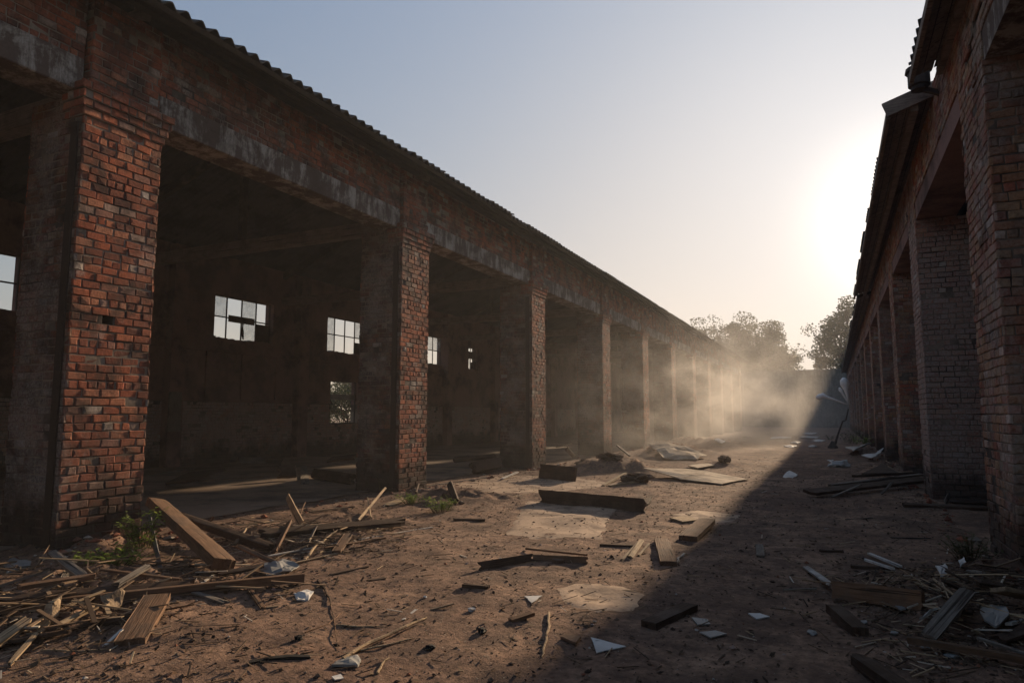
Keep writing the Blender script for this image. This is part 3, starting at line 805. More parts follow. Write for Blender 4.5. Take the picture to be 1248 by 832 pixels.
EXTRA = [((20, 716), (118, 700), .06, .03, 'wmid', (.10, .05), 10, 'brown batten lying behind the long dark plank at far left'),
 ((-20, 720), (60, 700), .09, .02, 'wgrey', (.05, .07), -15, 'grey board end poking in at the left edge above the dark plank'),
 ((70, 762), (118, 740), .035, .02, 'wpale', (.02, .06), 20, 'pale batten between the folded slat and the tan scrap'),
 ((-20, 786), (88, 768), .05, .02, 'wdark', (.02, .03), 0, 'dark lath under the pale split slat, lower left'),
 ((8, 812), (45, 772), .03, .014, 'wpale', (.0, .05), 10, 'slim pale strip nearest the lower left corner'),
 ((262, 700), (325, 688), .05, .02, 'wdark', (.03, .06), 20, 'dark slat between propped beam foot and grey sheet'),
 ((288, 664), (345, 690), .045, .02, 'wmid', (.12, .03), 15, 'brown slat crossing in front of the dark sloping beam'),
 ((300, 640), (285, 664), .05, .02, 'wpale', (.10, .02), 30, 'pale short slat between the two sloping beams'),
 ((395, 668), (470, 655), .035, .018, 'wmid', (.03, .01), 0, 'brown lath parallel to and below the white lath'),
 ((376, 624), (432, 617), .05, .02, 'wdark', (.02, .03), 0, 'dark lath behind the long splintered plank'),
 ((340, 690), (420, 672), .03, .012, 'wpale', (.02, .01), 0, 'thin pale lath right of the grey crumpled sheet'),
 ((140, 714), (182, 690), .05, .02, 'wgrey', (.04, .10), 25, 'grey slat below the bright weed at the near pier'),
 ((402, 700), (450, 690), .03, .015, 'wdark', (.0, .01), 0, 'dark sliver between the wavy stick and the heap'),
 ((244, 650), (262, 628), .04, .02, 'wmid', (.0, .15), 40, 'short upright slat seen just behind the propped beam')]
for a, b, w, t, m_, z_, rl, lb_ in EXTRA: plank('slat', a, b, w, t, m_, lb_, 'slat', z=z_, roll=rl, jag=.04, group=GL)
# near second pier
stick('stick', [(507, 600), (517, 560)], .02, 'wdark', 'dark thin post leaning on the foot of the second pier', 'post', zs=[0, .26])
plank('plank', (548, 596), (556, 612), .10, .05, 'wdark', 'dark stub of wood by the green weeds', 'stub', z=(.07, 0), roll=50, group=GC)
plank('plank', (538, 604), (556, 610), .07, .03, 'wdark', 'dark blunt offcut beside the stub by the weeds', 'offcut', z=(.05, .02), roll=60, group=GC)
lump('stone', (562, 614), .05, 'stone', 'tan stone in front of the weeds at the second pier', 'stone', seed=8)
plank('plank', (552, 633), (592, 634), .07, .04, 'wdark', 'low dark block in the dirt right of the weeds', 'block', group=GC)
plank('plank', (528, 636), (594, 636), .04, .01, 'wmid', 'thin flat slat in front of the low dark block', 'slat', group=GC)
plank('lath', (610, 609), (656, 598), .07, .012, 'wpale', 'pale tapering sliver left of the long dark board', 'sliver', taper=.6, group=GC)
plank('lath', (520, 592), (620, 578), .04, .02, 'wgrey', 'long grey edging lath along the warehouse floor edge', 'lath', jag=.04, group=GC)
plank('plank', (612, 583), (631, 575), .06, .02, 'wwhite', 'white stub lying on the end of the grey edging lath', 'stub', z=(.03, .06), group=GC)
plank('beam', (656, 604), (788, 617), .20, .035, 'wdark', 'long dark board standing on edge in the middle of the yard', 'board', roll=84, jag=.05, group=GC)
shard('splinter', [(783, 612), (795, 606), (792, 614), (782, 620)], .03, 'wdark', 'torn dark tip at the end of the long edge-standing board', 'splinter', z=[.10, .12, .06, .04])
# centre
plank('board', (582, 690), (650, 679), .075, .02, 'wdark', 'dark board on edge, left of the pair lying end to end', 'board', roll=75, group=GC)
plank('board', (648, 680), (718, 683), .07, .02, 'wmid', 'brown board on edge, right of the pair lying end to end', 'board', roll=75, group=GC)
plank('lath', (640, 668), (717, 676), .03, .02, 'wmid', 'slender reddish lath just behind the boards lying end to end', 'lath', z=(.02, .05), group=GC)
mb = MB(); mb.tube([(0, 0, -.01), (0, 0, .035)], [.055, .055], 14); o = link('wood_disc', mb.v, mb.f, M['wmid']); o.location = G(680, 686) ; tag(o, 'small sawn round disc of wood in front of the end-to-end boards', 'wood disc')
plank('plank', (731, 664), (777, 666), .05, .03, 'wdark', 'dark slat left of the splayed pale splinters', 'slat', group=GC)
for i, (a, b, lb) in enumerate([((757, 683), (778, 660), 'leftmost of the splayed pale splinters'), ((768, 680), (783, 658), 'thick splinter in the middle of the splayed bunch'), ((778, 677), (792, 661), 'rightmost of the splayed pale splinters')]):
    plank('splinter', a, b, .05 if i == 1 else .022, .014, 'wpale', lb, 'splinter', z=(0, .05), roll=20, jag=.05, group=GC)
plank('plank', (806, 658), (815, 687), .15, .05, 'wmid', 'squarish brown plank lying flat right of the splayed splinters', 'plank', jag=.008, group=GC)
stick('stick', [(823, 686), (828, 679), (835, 674)], .016, 'wwhite', 'short white curved stick right of the squarish plank', group=GC)
plank('plank', (862, 634), (838, 656), .20, .06, 'wmid', 'brown plank lying end-on upon the pale paving patch', 'plank', z=(.05, .0), jag=.01, group=GC)
shard('board', [(816, 632), (838, 629), (850, 635), (832, 637)], .02, 'wpale', 'pale flat board tip peeking out behind the end-on plank', 'board')
plank('plank', (790, 762), (842, 739), .115, .05, 'wdark', 'thick dark plank on the edge of the shadow, centre foreground', 'plank', jag=.008, group=GC)
plank('plank', (563, 713), (596, 716), .05, .03, 'wdark', 'small dark block left of centre, in open dirt', 'block', group=GC)
plank('plank', (622, 756), (649, 747), .055, .022, 'wmid', 'small reddish offcut left of the standing straw', 'offcut', z=(.0, .02), jag=.006, group=GC)
shard('board', [(683, 778), (690, 773), (708, 778), (702, 786)], .016, 'wmid', 'small square tan chip right of the long straw', 'chip')
shard('shard', [(720, 777), (763, 788), (727, 796)], .006, 'white', 'large white triangular shard in the centre foreground', 'shard')
shard('shard', [(639, 727), (661, 726), (648, 735)], .006, 'white', 'smaller white triangular shard above the reddish offcut', 'shard')
stick('stick', [(669, 746), (668, 768), (664, 785), (660, 800)], .009, 'wpale', 'long pale straw pointing at the viewer, centre foreground', 'straw', group=GC)
stick('stick', [(418, 802), (450, 783), (495, 763), (520, 752)], .012, 'wpale', 'longest pale reed lying in the lower left dirt', 'reed', zs=[.01, .02, .02, .01], group=GC)
stick('stick', [(422, 796), (470, 786), (505, 777)], .008, 'wpale', 'thin reed crossing under the longest pale reed', 'reed', group=GC)
plank('lath', (490, 756), (508, 742), .022, .01, 'wwhite', 'short white lath above the longest pale reed', 'lath', group=GC)
plank('lath', (524, 743), (554, 735), .022, .01, 'wpale', 'pale brown slip right of the short white lath', 'slip', z=(0, .02), group=GC)
stick('stick', [(410, 761), (440, 763), (471, 763)], .006, 'wpale', 'straight twig above the crossing reeds', 'twig', group=GC)
stick('stick', [(372, 770), (400, 760), (418, 745)], .005, 'wmid', 'faint brown twig left of the straight twig', 'twig', group=GC)
stick('stick', [(460, 820), (466, 808), (474, 800)], .008, 'wpale', 'short forked pale twig near the bottom edge', 'twig', group=GC)
shard('shard', [(404, 812), (412, 805), (436, 800), (440, 806), (436, 813)], .014, 'grey', 'grey flat shard at the lower tip of the longest reed', 'shard', curl=.01)
shard('shard', [(404, 825), (415, 822), (419, 827), (408, 829)], .006, 'white', 'tiny white chip at the bottom edge left of the reeds', 'chip')
lump('lump', (588, 770), .035, 'black', 'black clod left of the reddish offcut', 'clod', sq=(1.3, .8, .5), seed=2)
lump('lump', (524, 790), .03, 'black', 'black clod in the lower middle of the dirt', 'clod', sq=(1, 1, .5), seed=5)
lump('lump', (364, 778), .03, 'black', 'black clod below the whitish rounded flake', 'clod', sq=(1, .8, .5), seed=6)
lump('lump', (575, 744), .028, 'white', 'little white crumbly lump left of the white triangles', 'lump', seed=7)
lump('lump', (518, 728), .016, 'white', 'tiny white pebble right of the small dark slat', 'pebble', seed=9)
shard('shard', [(843, 753), (862, 755), (866, 761), (850, 762)], .008, 'grey', 'small grey shard right of the thick dark plank', 'shard')
shard('shard', [(852, 771), (872, 769), (886, 773), (866, 778)], .008, 'grey', 'long pointed grey shard in the shadow', 'shard')
shard('shard', [(912, 748), (926, 748), (938, 752), (922, 755)], .008, 'white', 'pale sliver of slate alone in the shaded dirt', 'shard')
# --- right side
plank('plank', (925, 664), (927, 678), .075, .03, 'wgrey', 'little grey block alone in the shaded dirt', 'block', jag=.004, group=GR)
plank('plank', (998, 671), (1030, 672), .06, .025, 'wdark', 'short dark slat above the white fallen board', 'slat', group=GR)
plank('lath', (1085, 655), (1135, 656), .035, .014, 'black', 'straight black lath on bare shaded ground', 'lath', group=GR)
plank('lath', (1030, 633), (1063, 631), .035, .014, 'black', 'short black lath behind the straight one', 'lath', group=GR)
plank('lath', (995, 647), (1035, 650), .02, .01, 'wdark', 'faint thin dark lath in mid shade', 'lath', group=GR)
plank('plank', (981, 690), (1013, 712), .06, .014, 'wwhite', 'white board leaning on the left end of the brown beam', 'board', z=(.02, .06), group=GR)
plank('lath', (1059, 674), (1098, 690), .035, .02, 'wwhite', 'upper of two parallel white laths', 'lath', z=(.03, .03), group=GR)
plank('lath', (1053, 681), (1089, 693), .035, .02, 'wwhite', 'lower of two parallel white laths', 'lath', z=(.03, .03), group=GR)
plank('plank', (1036, 690), (1085, 693), .07, .03, 'wdark', 'dark plank lying under the parallel white laths', 'plank', group=GR)
plank('lath', (953, 718), (996, 717), .02, .012, 'wgrey', 'thin grey lath sticking out left of the brown beam', 'lath', z=(0, .02), group=GR)
plank('beam', (1014, 718), (1127, 736), .125, .06, 'wmid', 'heavy brown beam lying on its side across the right heap', 'beam', z=(.02, .02), roll=82, jag=.01, group=GR)
plank('plank', (1016, 741), (1049, 770), .10, .06, 'wdark', 'dark stub pointing at the viewer under the brown beam', 'stub', z=(.03, .0), jag=.01, group=GR)
stick('stick', [(1018, 739), (1045, 734), (1072, 730)], .005, 'wpale', 'tan straw resting on the dark stub', 'straw', zs=[.04, .03, .03], group=GR)
plank('plank', (1131, 776), (1181, 731), .085, .025, 'wgrey', 'grey weathered board standing out of the right heap', 'board', z=(.04, .14), roll=20, jag=.01, group=GR)
plank('plank', (1104, 778), (1262, 806), .055, .035, 'wmid', 'long brown rail along the lower right corner', 'rail', z=(.03, .03), jag=.02, group=GR)
plank('plank', (1043, 800), (1115, 850), .10, .05, 'wdark', 'half buried dark timber at the bottom right edge', 'timber', z=(.02, .02), jag=.06, group=GR)
stick('stick', [(1072, 779), (1100, 781), (1126, 786)], .005, 'wpale', 'yellow straw beside the long brown rail', 'straw', group=GR)
plank('lath', (1189, 776), (1262, 800), .03, .015, 'wgrey', 'pale grey lath slanting to the right picture edge', 'lath', z=(.06, .03), group=GR)
stick('stick', [(1138, 714), (1165, 722), (1200, 733), (1262, 754)], .009, 'wpale', 'long thin curving cane over the right heap', 'cane', zs=[.10, .10, .08, .08], group=GR)
plank('plank', (1215, 716), (1262, 728), .11, .03, 'wpale', 'olive wide board at the right picture edge', 'board', z=(.10, .08), roll=-20, group=GR)
shard('shard', [(1195, 745), (1208, 735), (1226, 742), (1230, 756), (1214, 768), (1200, 760)], .012, 'grey', 'rounded grey slate in the right heap', 'slate', z=[.05] * 6, curl=.01)
shard('shard', [(1120, 745), (1138, 742), (1146, 750), (1130, 754)], .01, 'white', 'crumpled white sheet beside the standing grey board', 'sheet', z=[.03] * 4, curl=.02)
shard('shard', [(1080, 732), (1094, 730), (1104, 742), (1098, 745)], .01, 'grey', 'narrow grey flake right below the brown beam', 'flake', z=[.02] * 4, curl=.01)
shard('shard', [(1140, 692), (1152, 690), (1158, 697), (1146, 700)], .01, 'white', 'white crumpled scrap at the top of the right heap', 'scrap', z=[.05] * 4, curl=.03)
shard('shard', [(1168, 685), (1175, 682), (1178, 688), (1170, 690)], .01, 'white', 'small white scrap under the weeds at the near right pier', 'scrap', z=[.07] * 4, curl=.02)
for i, (x, y, lb) in enumerate([(1052, 760, 'pale pebble nearest the dark stub'), (1128, 790, 'oval grey pebble below the long brown rail'), (1160, 800, 'flat oval pebble, second below the long brown rail'), (1090, 772, 'small pale pebble left of the rail end'), (990, 772, 'whitish pebble in bare dirt left of the dark stub')]):
    lump('pebble', (x, y), ru(.018, .03), 'grey', lb, 'pebble', sq=(1.5, 1, .45), seed=i + 20, group='loose pebbles by the right heap')
for i, (a, b, w, m_, z_, lb) in enumerate([((1150, 708), (1185, 720), .07, 'wdark', .08, 'dark board just under the cane, left of its pair'), ((1185, 705), (1225, 712), .08, 'wdark', .10, 'dark board at the foot of the near right pier'), ((1165, 755), (1172, 735), .03, 'wgrey', .08, 'thin grey slat right of the standing grey board'), ((1140, 745), (1190, 762), .05, 'wdark', .02, 'dark slat crossing behind the standing grey board'), ((1228, 765), (1262, 752), .03, 'wwhite', .04, 'whitish lath at the right picture edge'), ((1180, 690), (1200, 700), .06, 'wgrey', .10, 'short grey board below the right weeds'), ((1215, 780), (1262, 772), .09, 'wdark', .03, 'wide dark board at the right edge above the rail')]):
    plank('plank', a, b, w, .02, m_, lb, 'board', z=(z_, z_ * .6), roll=ru(-25, 25), jag=.03, group=GR)
# --- by the third right pier
plank('plank', (984, 600), (1128, 584), .22, .05, 'wdark', 'longest dark plank in front of the second right pier', 'plank', z=(.04, .12), roll=12, jag=.04, group=GR)
plank('plank', (1010, 592), (1124, 578), .14, .04, 'wgrey', 'greyish plank stacked just behind the longest dark one', 'plank', z=(.10, .16), jag=.04, group=GR)
plank('plank', (1040, 580), (1120, 576), .10, .05, 'wdark', 'rearmost dark plank of the stack by the right piers', 'plank', z=(.12, .16), group=GR)
plank('lath', (1013, 606), (1050, 590), .05, .02, 'wgrey', 'pale lath propped on the front of the right plank stack', 'lath', z=(.0, .18), group=GR)
plank('lath', (1074, 602), (1088, 587), .05, .02, 'wgrey', 'short pale lath propped near the second right pier', 'lath', z=(.0, .20), group=GR)
plank('plank', (1100, 615), (1208, 620), .11, .05, 'wdark', 'single dark plank on the sill between the first and second right piers', 'plank', roll=10, group=GR)
shard('sheet', [(1150, 606), (1200, 607), (1207, 614), (1160, 612)], .015, 'wdark', 'dark flat panel lying in the near right doorway', 'panel', z=[.02] * 4)
plank('stub', (1152, 612), (1158, 600), .06, .02, 'wgrey', 'small upright chip on the sill of the near right doorway', 'chip', z=(0, .08), roll=60)
shard('sheet', [(1050, 578), (1074, 566), (1096, 577)], .02, 'wdark', 'dark triangular sheet on top of the right plank stack', 'sheet', z=[.22, .30, .24])
shard('sheet', [(1050, 556), (1066, 553), (1077, 547), (1074, 552), (1062, 558)], .02, 'white', 'white buckled sheet behind the right plank stack', 'sheet', z=[.10, .16, .2, .16, .1], curl=.04)
shard('sheet', [(1030, 549), (1052, 544), (1062, 549), (1040, 553)], .02, 'grey', 'pale grey panel on the mound at the right wall', 'panel', z=[.1] * 4, curl=.02)
lump('bag', (1024, 569), .20, 'white', 'crumpled white bag lying in the shaded part of the yard', 'bag', sq=(1.3, .9, .55), seed=13, n=3)
shard('paper', [(1008, 561), (1016, 560), (1014, 563)], .01, 'white', 'small white scrap left of the crumpled white bag', 'scrap', curl=.02)
shard('paper', [(954, 581), (962, 574), (972, 579), (966, 583)], .02, 'white', 'bright white folded paper on the shadow edge', 'paper', curl=.05)
# --- mid yard
shard('plywood_sheet', [(783, 571), (838, 572), (912, 585), (880, 591), (830, 584)], .02, 'plywood', 'large pale plywood sheet lying flat in the sun', 'plywood sheet', z=[.16, .10, .0, .0, .03], curl=.02)
shard('plywood_sheet', [(790, 549), (824, 544), (862, 556), (850, 560), (808, 558)], .025, 'plywood', 'pale buckled panel crowning the sunlit mound', 'panel', z=[.12, .2, .04, .02, .06], curl=.10)
shard('plywood_sheet', [(838, 567), (862, 564), (872, 567), (850, 570)], .02, 'plywood', 'small pale panel between the two big pale sheets', 'panel', z=[.03] * 4)
plank('lath', (735, 592), (762, 576), .07, .03, 'wpale', 'steeper of two pale laths left of the plywood sheet', 'lath', z=(.0, .12), group=GC)
plank('lath', (742, 592), (781, 586), .07, .03, 'wpale', 'flatter of two pale laths left of the plywood sheet', 'lath', z=(.0, .02), group=GC)
plank('beam', (658, 574), (702, 578), .30, .08, 'wdark', 'dark squared timber at the foot of the third pier', 'timber', roll=80, group=GC)
shard('paper', [(676, 573), (679, 568), (682, 575)], .01, 'white', 'small white tag in front of the dark squared timber', 'scrap', z=[0, .12, 0])
for i, (x, y, r_, lb) in enumerate([(712, 571, .22, 'leftmost earthy clod on the mound by the third pier'), (745, 570, .25, 'middle earthy clod on the mound by the fourth pier'), (775, 572, .25, 'earthy clod left of the plywood sheet'), (883, 567, .20, 'dark earthy clod right of the small pale panel')]):
    lump('clod', (x, y), r_ * .75, 'clod', lb, 'clod', sq=(1.7, 1, .6), seed=30 + i, n=5)
# far papers and sheets
fp = [(945, 518, 968, 516, 'farthest white strip in front of the grey end wall'), (976, 529, 996, 528, 'bright far strip right of the dust'), (938, 535, 965, 533, 'long pale strip half in the dust'), (963, 541, 976, 539, 'short pale strip in the far shade'), (990, 539, 1006, 536, 'white far sheet left of the bent lamp'), (955, 546, 972, 543, 'pale strip nearest the lit ground'), (1002, 515, 1020, 514, 'thin white strip by the grey end wall on the right'), (905, 530, 915, 535, 'slim pale lath inside the dust'), (975, 534, 1000, 532, 'longest far pale strip in the shade'), (870, 541, 884, 545, 'pale strip on the far sunlit edge'), (985, 546, 996, 544, 'small white scrap near the bent lamp')]
for (a, b, c, d, lb) in fp:
    w = abs(c - a) / 2; mx, my = (a + c) / 2, (b + d) / 2
    shard('scrap_sheet', [(mx - w, my), (mx - w * .3, my - 1.1), (mx + w, my - .6), (mx + w * .4, my + 1.0)], .03, 'white' if w > 5 else 'wgrey', lb, 'scrap sheet', group='pale scraps scattered far down the yard', curl=.04)
# --- inside the left warehouse
GI = 'dim debris on the left warehouse floor'
ins = [('lath', (180, 580), (240, 569), .06, .02, 'wgrey', 'grey lath on the dim floor right of the near pier', (0, .08), 0),
       ('beam', (382, 577), (432, 584), .20, .12, 'wdark', 'dark low beam on the floor just left of the second pier', (.0, .0), 70),
       ('plank', (335, 575), (362, 574), .25, .12, 'wdark', 'dark crate-like block in the middle of the dim floor', (.05, .05), 60),
       ('plank', (345, 570), (350, 560), .2, .05, 'wdark', 'dark chunk sticking up behind the middle block', (.1, .2), 40),
       ('plank', (215, 583), (262, 578), .5, .05, 'wdark', 'broad dark panel tipped up on the dim floor', (.05, .2), 20),
       ('lath', (235, 587), (330, 580), .05, .03, 'wmid', 'long thin strip across the dim floor', (0, 0), 0),
       ('plank', (290, 560), (325, 561), .4, .04, 'wgrey', 'curved grey sheet near the back wall', (.15, .1), 15),
       ('plank', (400, 560), (436, 556), .3, .05, 'wdark', 'dark boards below the lower back window', (.1, .2), 20),
       ('plank', (552, 560), (605, 556), .15, .08, 'wdark', 'dark plank inside, between second and third piers', (.1, .15), 30),
       ('plank', (575, 570), (610, 564), .25, .15, 'wdark', 'low dark block inside, left of the third pier', (.0, .05), 60),
       ('lath', (678, 545), (697, 540), .07, .03, 'wpale', 'thin pale stick inside, right of the third pier', (.1, .15), 0),
       ('plank', (370, 568), (372, 590), .16, .03, 'wgrey', 'bluish grey board on the floor near the crossed sticks', (.0, .0), 0),
       ('plank', (768, 556), (752, 543), .10, .05, 'wgrey', 'slanting grey plank at the foot of the fourth pier', (.0, .25), 20),
       ('plank', (700, 557), (690, 546), .12, .04, 'wdark', 'dark leaning board beyond the third pier', (.0, .35), 40)]
for nme, a, b, w, t, m_, lb, z_, rl in ins:
    plank(nme, a, b, w, t, m_, lb, 'plank' if nme != 'lath' else 'lath', z=(z_[0] + .02, z_[1] + .02), roll=rl, jag=.05, group=GI)
mb = MB(); mb.box((-.02, -.19, 0), (.02, .19, 1.05)); o = link('board', mb.v, mb.f, M['wgrey']); o.location = (BW + .36, 12.95, .95)
o.location = (BW + .285, 12.7, .95); tag(o, 'pale upright board fixed to the dark back wall pilaster', 'board')

# ------------------------------------------------------------------ loose stuff
random.seed(99)
def zones():
    """pick a point: heaps are denser"""
    r_ = rnd()
    if r_ < .30: px, py = random.choice([(330, 665), (120, 735), (440, 645), (60, 770), (230, 700), (380, 665)]); p = flat(px, py); return p.x + random.gauss(0, .5), p.y + random.gauss(0, .38)
    if r_ < .52: px, py = random.choice([(1180, 735), (1130, 745), (1215, 715), (1090, 720), (1160, 790)]); p = flat(px, py); return p.x + random.gauss(0, .28), p.y + random.gauss(0, .45)
    if r_ < .62: return random.choice([LX + abs(random.gauss(0, .5)), RX - abs(random.gauss(0, .4))]), ru(3, 30)
    if r_ < .68: p = flat(1085, 580); return p.x + random.gauss(0, .4), p.y + random.gauss(0, 1.6)
    return ru(LX - .5, RX), 2.4 + 22 * rnd() ** 1.8
mb = MB()
for _ in range(3600):
    x, y = zones()
    if x > RX - .05 and not (x < RX): continue
    L = ru(.03, .16) * (1.8 if rnd() < .08 else 1); a = ru(0, math.pi); w = ru(.003, .010); t = ru(.002, .006); tl = ru(-.1, .25)
    d = Vector((math.cos(a), math.sin(a), tl)) * L / 2; z = gz(x, y) + t + abs(d.z) + .002
    mb.beam(Vector((x, y, z)) - d, Vector((x, y, z)) + d, w, t)
tag(mb.build('wood_splinters', M['splinter']), 'small wood splinters strewn over the dirt', 'splinters', kind='stuff')
mb = MB()
for k in range(330):
    px, py, sx, sy = random.choice([(330, 662, .55, .3), (330, 662, .55, .3), (110, 740, .5, .35), (50, 770, .4, .3), (420, 650, .45, .25), (1180, 738, .25, .4), (1130, 748, .25, .4), (1215, 712, .2, .35), (1085, 580, .35, 1.2), (250, 700, .5, .3), (60, 700, .4, .3)])
    p = flat(px, py); x, y = p.x + random.gauss(0, sx), p.y + random.gauss(0, sy)
    if x > RX - .1: continue
    L = ru(.12, .5); a = ru(0, math.pi); w = ru(.004, .03); t = ru(.003, .012); tl = random.gauss(0, .12)
    d = Vector((math.cos(a), math.sin(a), tl)) * L / 2; z = gz(x, y) + t + abs(d.z) + ru(0, .05)
    mb.beam(Vector((x, y, z)) - d, Vector((x, y, z)) + d, w, t)
tag(mb.build('scrap_wood', M['splinter']), 'tangle of broken slats filling the heaps', 'scrap wood', kind='stuff')
mb = MB()
def rock(mb, c, r_):
    pts = [Vector((0, 0, 1)), Vector((0, 0, -1))] + [Vector((math.cos(k * 1.2566), math.sin(k * 1.2566), ru(-.3, .3))) for k in range(5)]
    n = len(mb.v)
    sx, sy, sz, a = ru(.7, 1.4), ru(.7, 1.3), ru(.4, .8), ru(0, 6)
    for p in pts:
        p = p * ru(.8, 1.15); q = Vector((p.x * sx, p.y * sy, p.z * sz)); q.rotate(Matrix.Rotation(a, 3, 'Z')); mb.v.append(tuple(c + q * r_))
    for k in range(5):
        a_, b_ = n + 2 + k, n + 2 + (k + 1) % 5
        mb.f += [(n, a_, b_), (n + 1, b_, a_)]; mb.i += [0, 0]
for k in range(17000):
    if rnd() < .35: x, y = zones()
    else: x, y = ru(LX - .6, RX), 2.4 + 16 * rnd() ** 1.7
    r_ = .0035 * (1 / (rnd() * .9 + .1)) ** .75 * ru(.7, 1.3)
    rock(mb, Vector((x, y, gz(x, y) + r_ * .25)), min(r_, .03))
tag(mb.build('gravel', M['pebble']), 'loose gravel and clods over the dirt', 'gravel', kind='stuff')
mb = MB()
for k in range(1500):
    if rnd() < .6:
        e = random.choice(Ledge[1:8]) * h; x, y = LX + abs(random.gauss(0, .28)) - .05, e - PW / 2 + random.gauss(0, .6)
    elif rnd() < .5: x, y = RX - abs(random.gauss(0, .18)), ru(5, 40)
    else: x, y = LX + random.gauss(0, .25), ru(3, 40)
    if x < LX and any(e * h - PW - .02 < y < e * h + .02 for e in Ledge): continue
    r_ = .012 * (1 / (rnd() * .93 + .07)) ** .7
    rock(mb, Vector((x, y, gz(x, y) + r_ * .25)), min(r_, .075))
def rubble():
    N = NT('brick_rubble'); col = N.ramp(geo_island(N), [(0, (.10, .07, .055)), (.35, (.24, .09, .055)), (.6, (.33, .12, .07)), (.8, (.2, .15, .11)), (1, (.36, .31, .26))])
    N.bsdf(N.mix(.5, col, N.ramp(N.noise(pos(N), 30, 4), [(.2, .3), (.8, 1.5)]), 'MULTIPLY'), .95, N.noise(pos(N), 50, 3), .6, .006, .1); return N.m
tag(mb.build('brick_rubble', rubble()), 'crumbled brick and mortar fallen at the wall feet', 'rubble', kind='stuff')
mb = MB()
for k in range(9000):
    if rnd() < .75: x, y = zones()
    else: x, y = ru(LX - .3, RX), 2.5 + 16 * rnd() ** 1.5
    s = ru(.008, .028); a = ru(0, 6.28); z = gz(x, y) + .004; u = Vector((math.cos(a), math.sin(a), ru(-.5, .5))) * s; v = Vector((-math.sin(a), math.cos(a), ru(-.5, .5))) * s * ru(.3, .7)
    c = Vector((x, y, z + abs(u.z) * .8)); mb.face([c - u, c + v, c + u, c - v])
tag(mb.build('leaf_litter', M['litter']), 'dark dry leaf litter and bark crumbs', 'litter', kind='stuff')

# ------------------------------------------------------------------ weeds
def weed(px, py, hgt, n, spread, mat, label, group=None, seed=1, leaf=.03):
    random.seed(seed); base = G(px, py); st = MB(); lf = MB(); leaf *= 1.5; n = int(n * 1.5)
    for k in range(n):
        a = ru(0, 6.28); r0 = ru(0, spread * .5); b = Vector((math.cos(a) * r0, math.sin(a) * r0, -.02)); tip = b + Vector((math.cos(a) * ru(.2, 1) * spread, math.sin(a) * ru(.2, 1) * spread, hgt * ru(.5, 1)))
        pts = [b.lerp(tip, t) + Vector((0, 0, .12 * hgt * math.sin(t * math.pi))) for t in (0, .33, .66, 1)]
        st.tube(pts, [.004, .003, .002, .001], 4, cap=False)
        m = int(ru(10, 20))
        for q in range(m):
            t = .15 + .85 * q / m; i = min(int(t * 3), 2); c = pts[i].lerp(pts[i + 1], t * 3 - i)
            an = ru(0, 6.28); d = Vector((math.cos(an), math.sin(an), ru(-.1, .6))).normalized() * leaf * ru(.6, 1.4); s = d.cross(Vector((0, 0, 1))).normalized() * leaf * .28
            lf.face([c, c + d * .5 + s, c + d, c + d * .5 - s])
    e = empty('weed', base, label, 'weed', group)
    for mb, nm, mt in ((st, 'stem', M['weedd']), (lf, 'leaves', mat)):
        o = link(nm, mb.v, mb.f, mt); o.parent = e
    return e
weed(172, 668, .42, 20, .22, M['weed'], 'taller bright green weed at the right foot of the near pier', 'weeds at the pier feet', 3, .035)
weed(138, 690, .20, 22, .30, M['weed'], 'low sprawling green weed under the near pier', 'weeds at the pier feet', 4, .035)
weed(502, 612, .20, 20, .22, M['weed'], 'left green tuft at the foot of the second pier', 'weeds at the pier feet', 5)
weed(538, 622, .22, 22, .26, M['weed'], 'right green tuft beside the dark stubs at the second pier', 'weeds at the pier feet', 6)
weed(1185, 684, .28, 22, .20, M['weedd'], 'dry brownish weed at the foot of the near right pier', 'weeds at the pier feet', 7)
weed(1052, 546, .55, 24, .45, M['weed'], 'green weed growing on the mound against the right wall', 'weeds at the pier feet', 8, .06)
weed(1035, 540, .7, 22, .5, M['weedd'], 'leafy dull weed behind the foot of the bent lamp', 'weeds at the pier feet', 9, .07)
weed(1012, 536, .3, 14, .25, M['weedd'], 'small round weed left of the bent lamp', 'weeds at the pier feet', 10, .05)
weed(467, 600, .45, 5, .12, M['weedd'], 'bare spindly twig plant on the near side of the second pier', 'weeds at the pier feet', 12, .02)

# ------------------------------------------------------------------ bent lamp
lb = G(1015, 546); L = empty('bent_lamp', lb, 'bent lamp post with white club-shaped heads leaning out near the right wall', 'lamp')
def at_depth(px, py, ref):
    d = ray(px, py); t = ref.y / d.y; return Vector((0, 0, CAMH)) + d * t
P = lambda a, b: at_depth(a, b, lb)
mb = MB(); mb.tube([lb - Vector((0, 0, .1)), P(1021, 530), P(1027, 513)], [.07, .035, .03], 8); mb.tube([P(1027, 513), P(1031, 512), P(1034, 498)], [.03, .03, .025], 8); mb.build('post', M['rust'], L)
mb = MB(); mb.tube([lb - Vector((0, 0, .05)), lb + Vector((0, 0, .06)), lb + Vector((0, 0, .2)), lb + Vector((.0, 0, .3))], [.22, .2, .1, .05], 10); mb.build('foot', M['black'], L)
for (pts, rad) in (([(1035, 494), (1020, 488), (1008, 484), (1003, 482), (998, 484), (994.5, 484.5)], [.03, .04, .06, .11, .13, .05]),
                   ([(1035, 493), (1030, 485), (1026, 478), (1024, 475), (1023, 472)], [.03, .03, .04, .07, .03]),
                   ([(1035, 493), (1033, 484), (1031, 475), (1029.5, 468), (1028.5, 463), (1028, 460)], [.03, .04, .08, .17, .15, .04])):
    mb = MB(); mb.tube([P(*q) for q in pts], rad, 12); mb.build('lamp_head', M['lamp'], L, smooth=True)

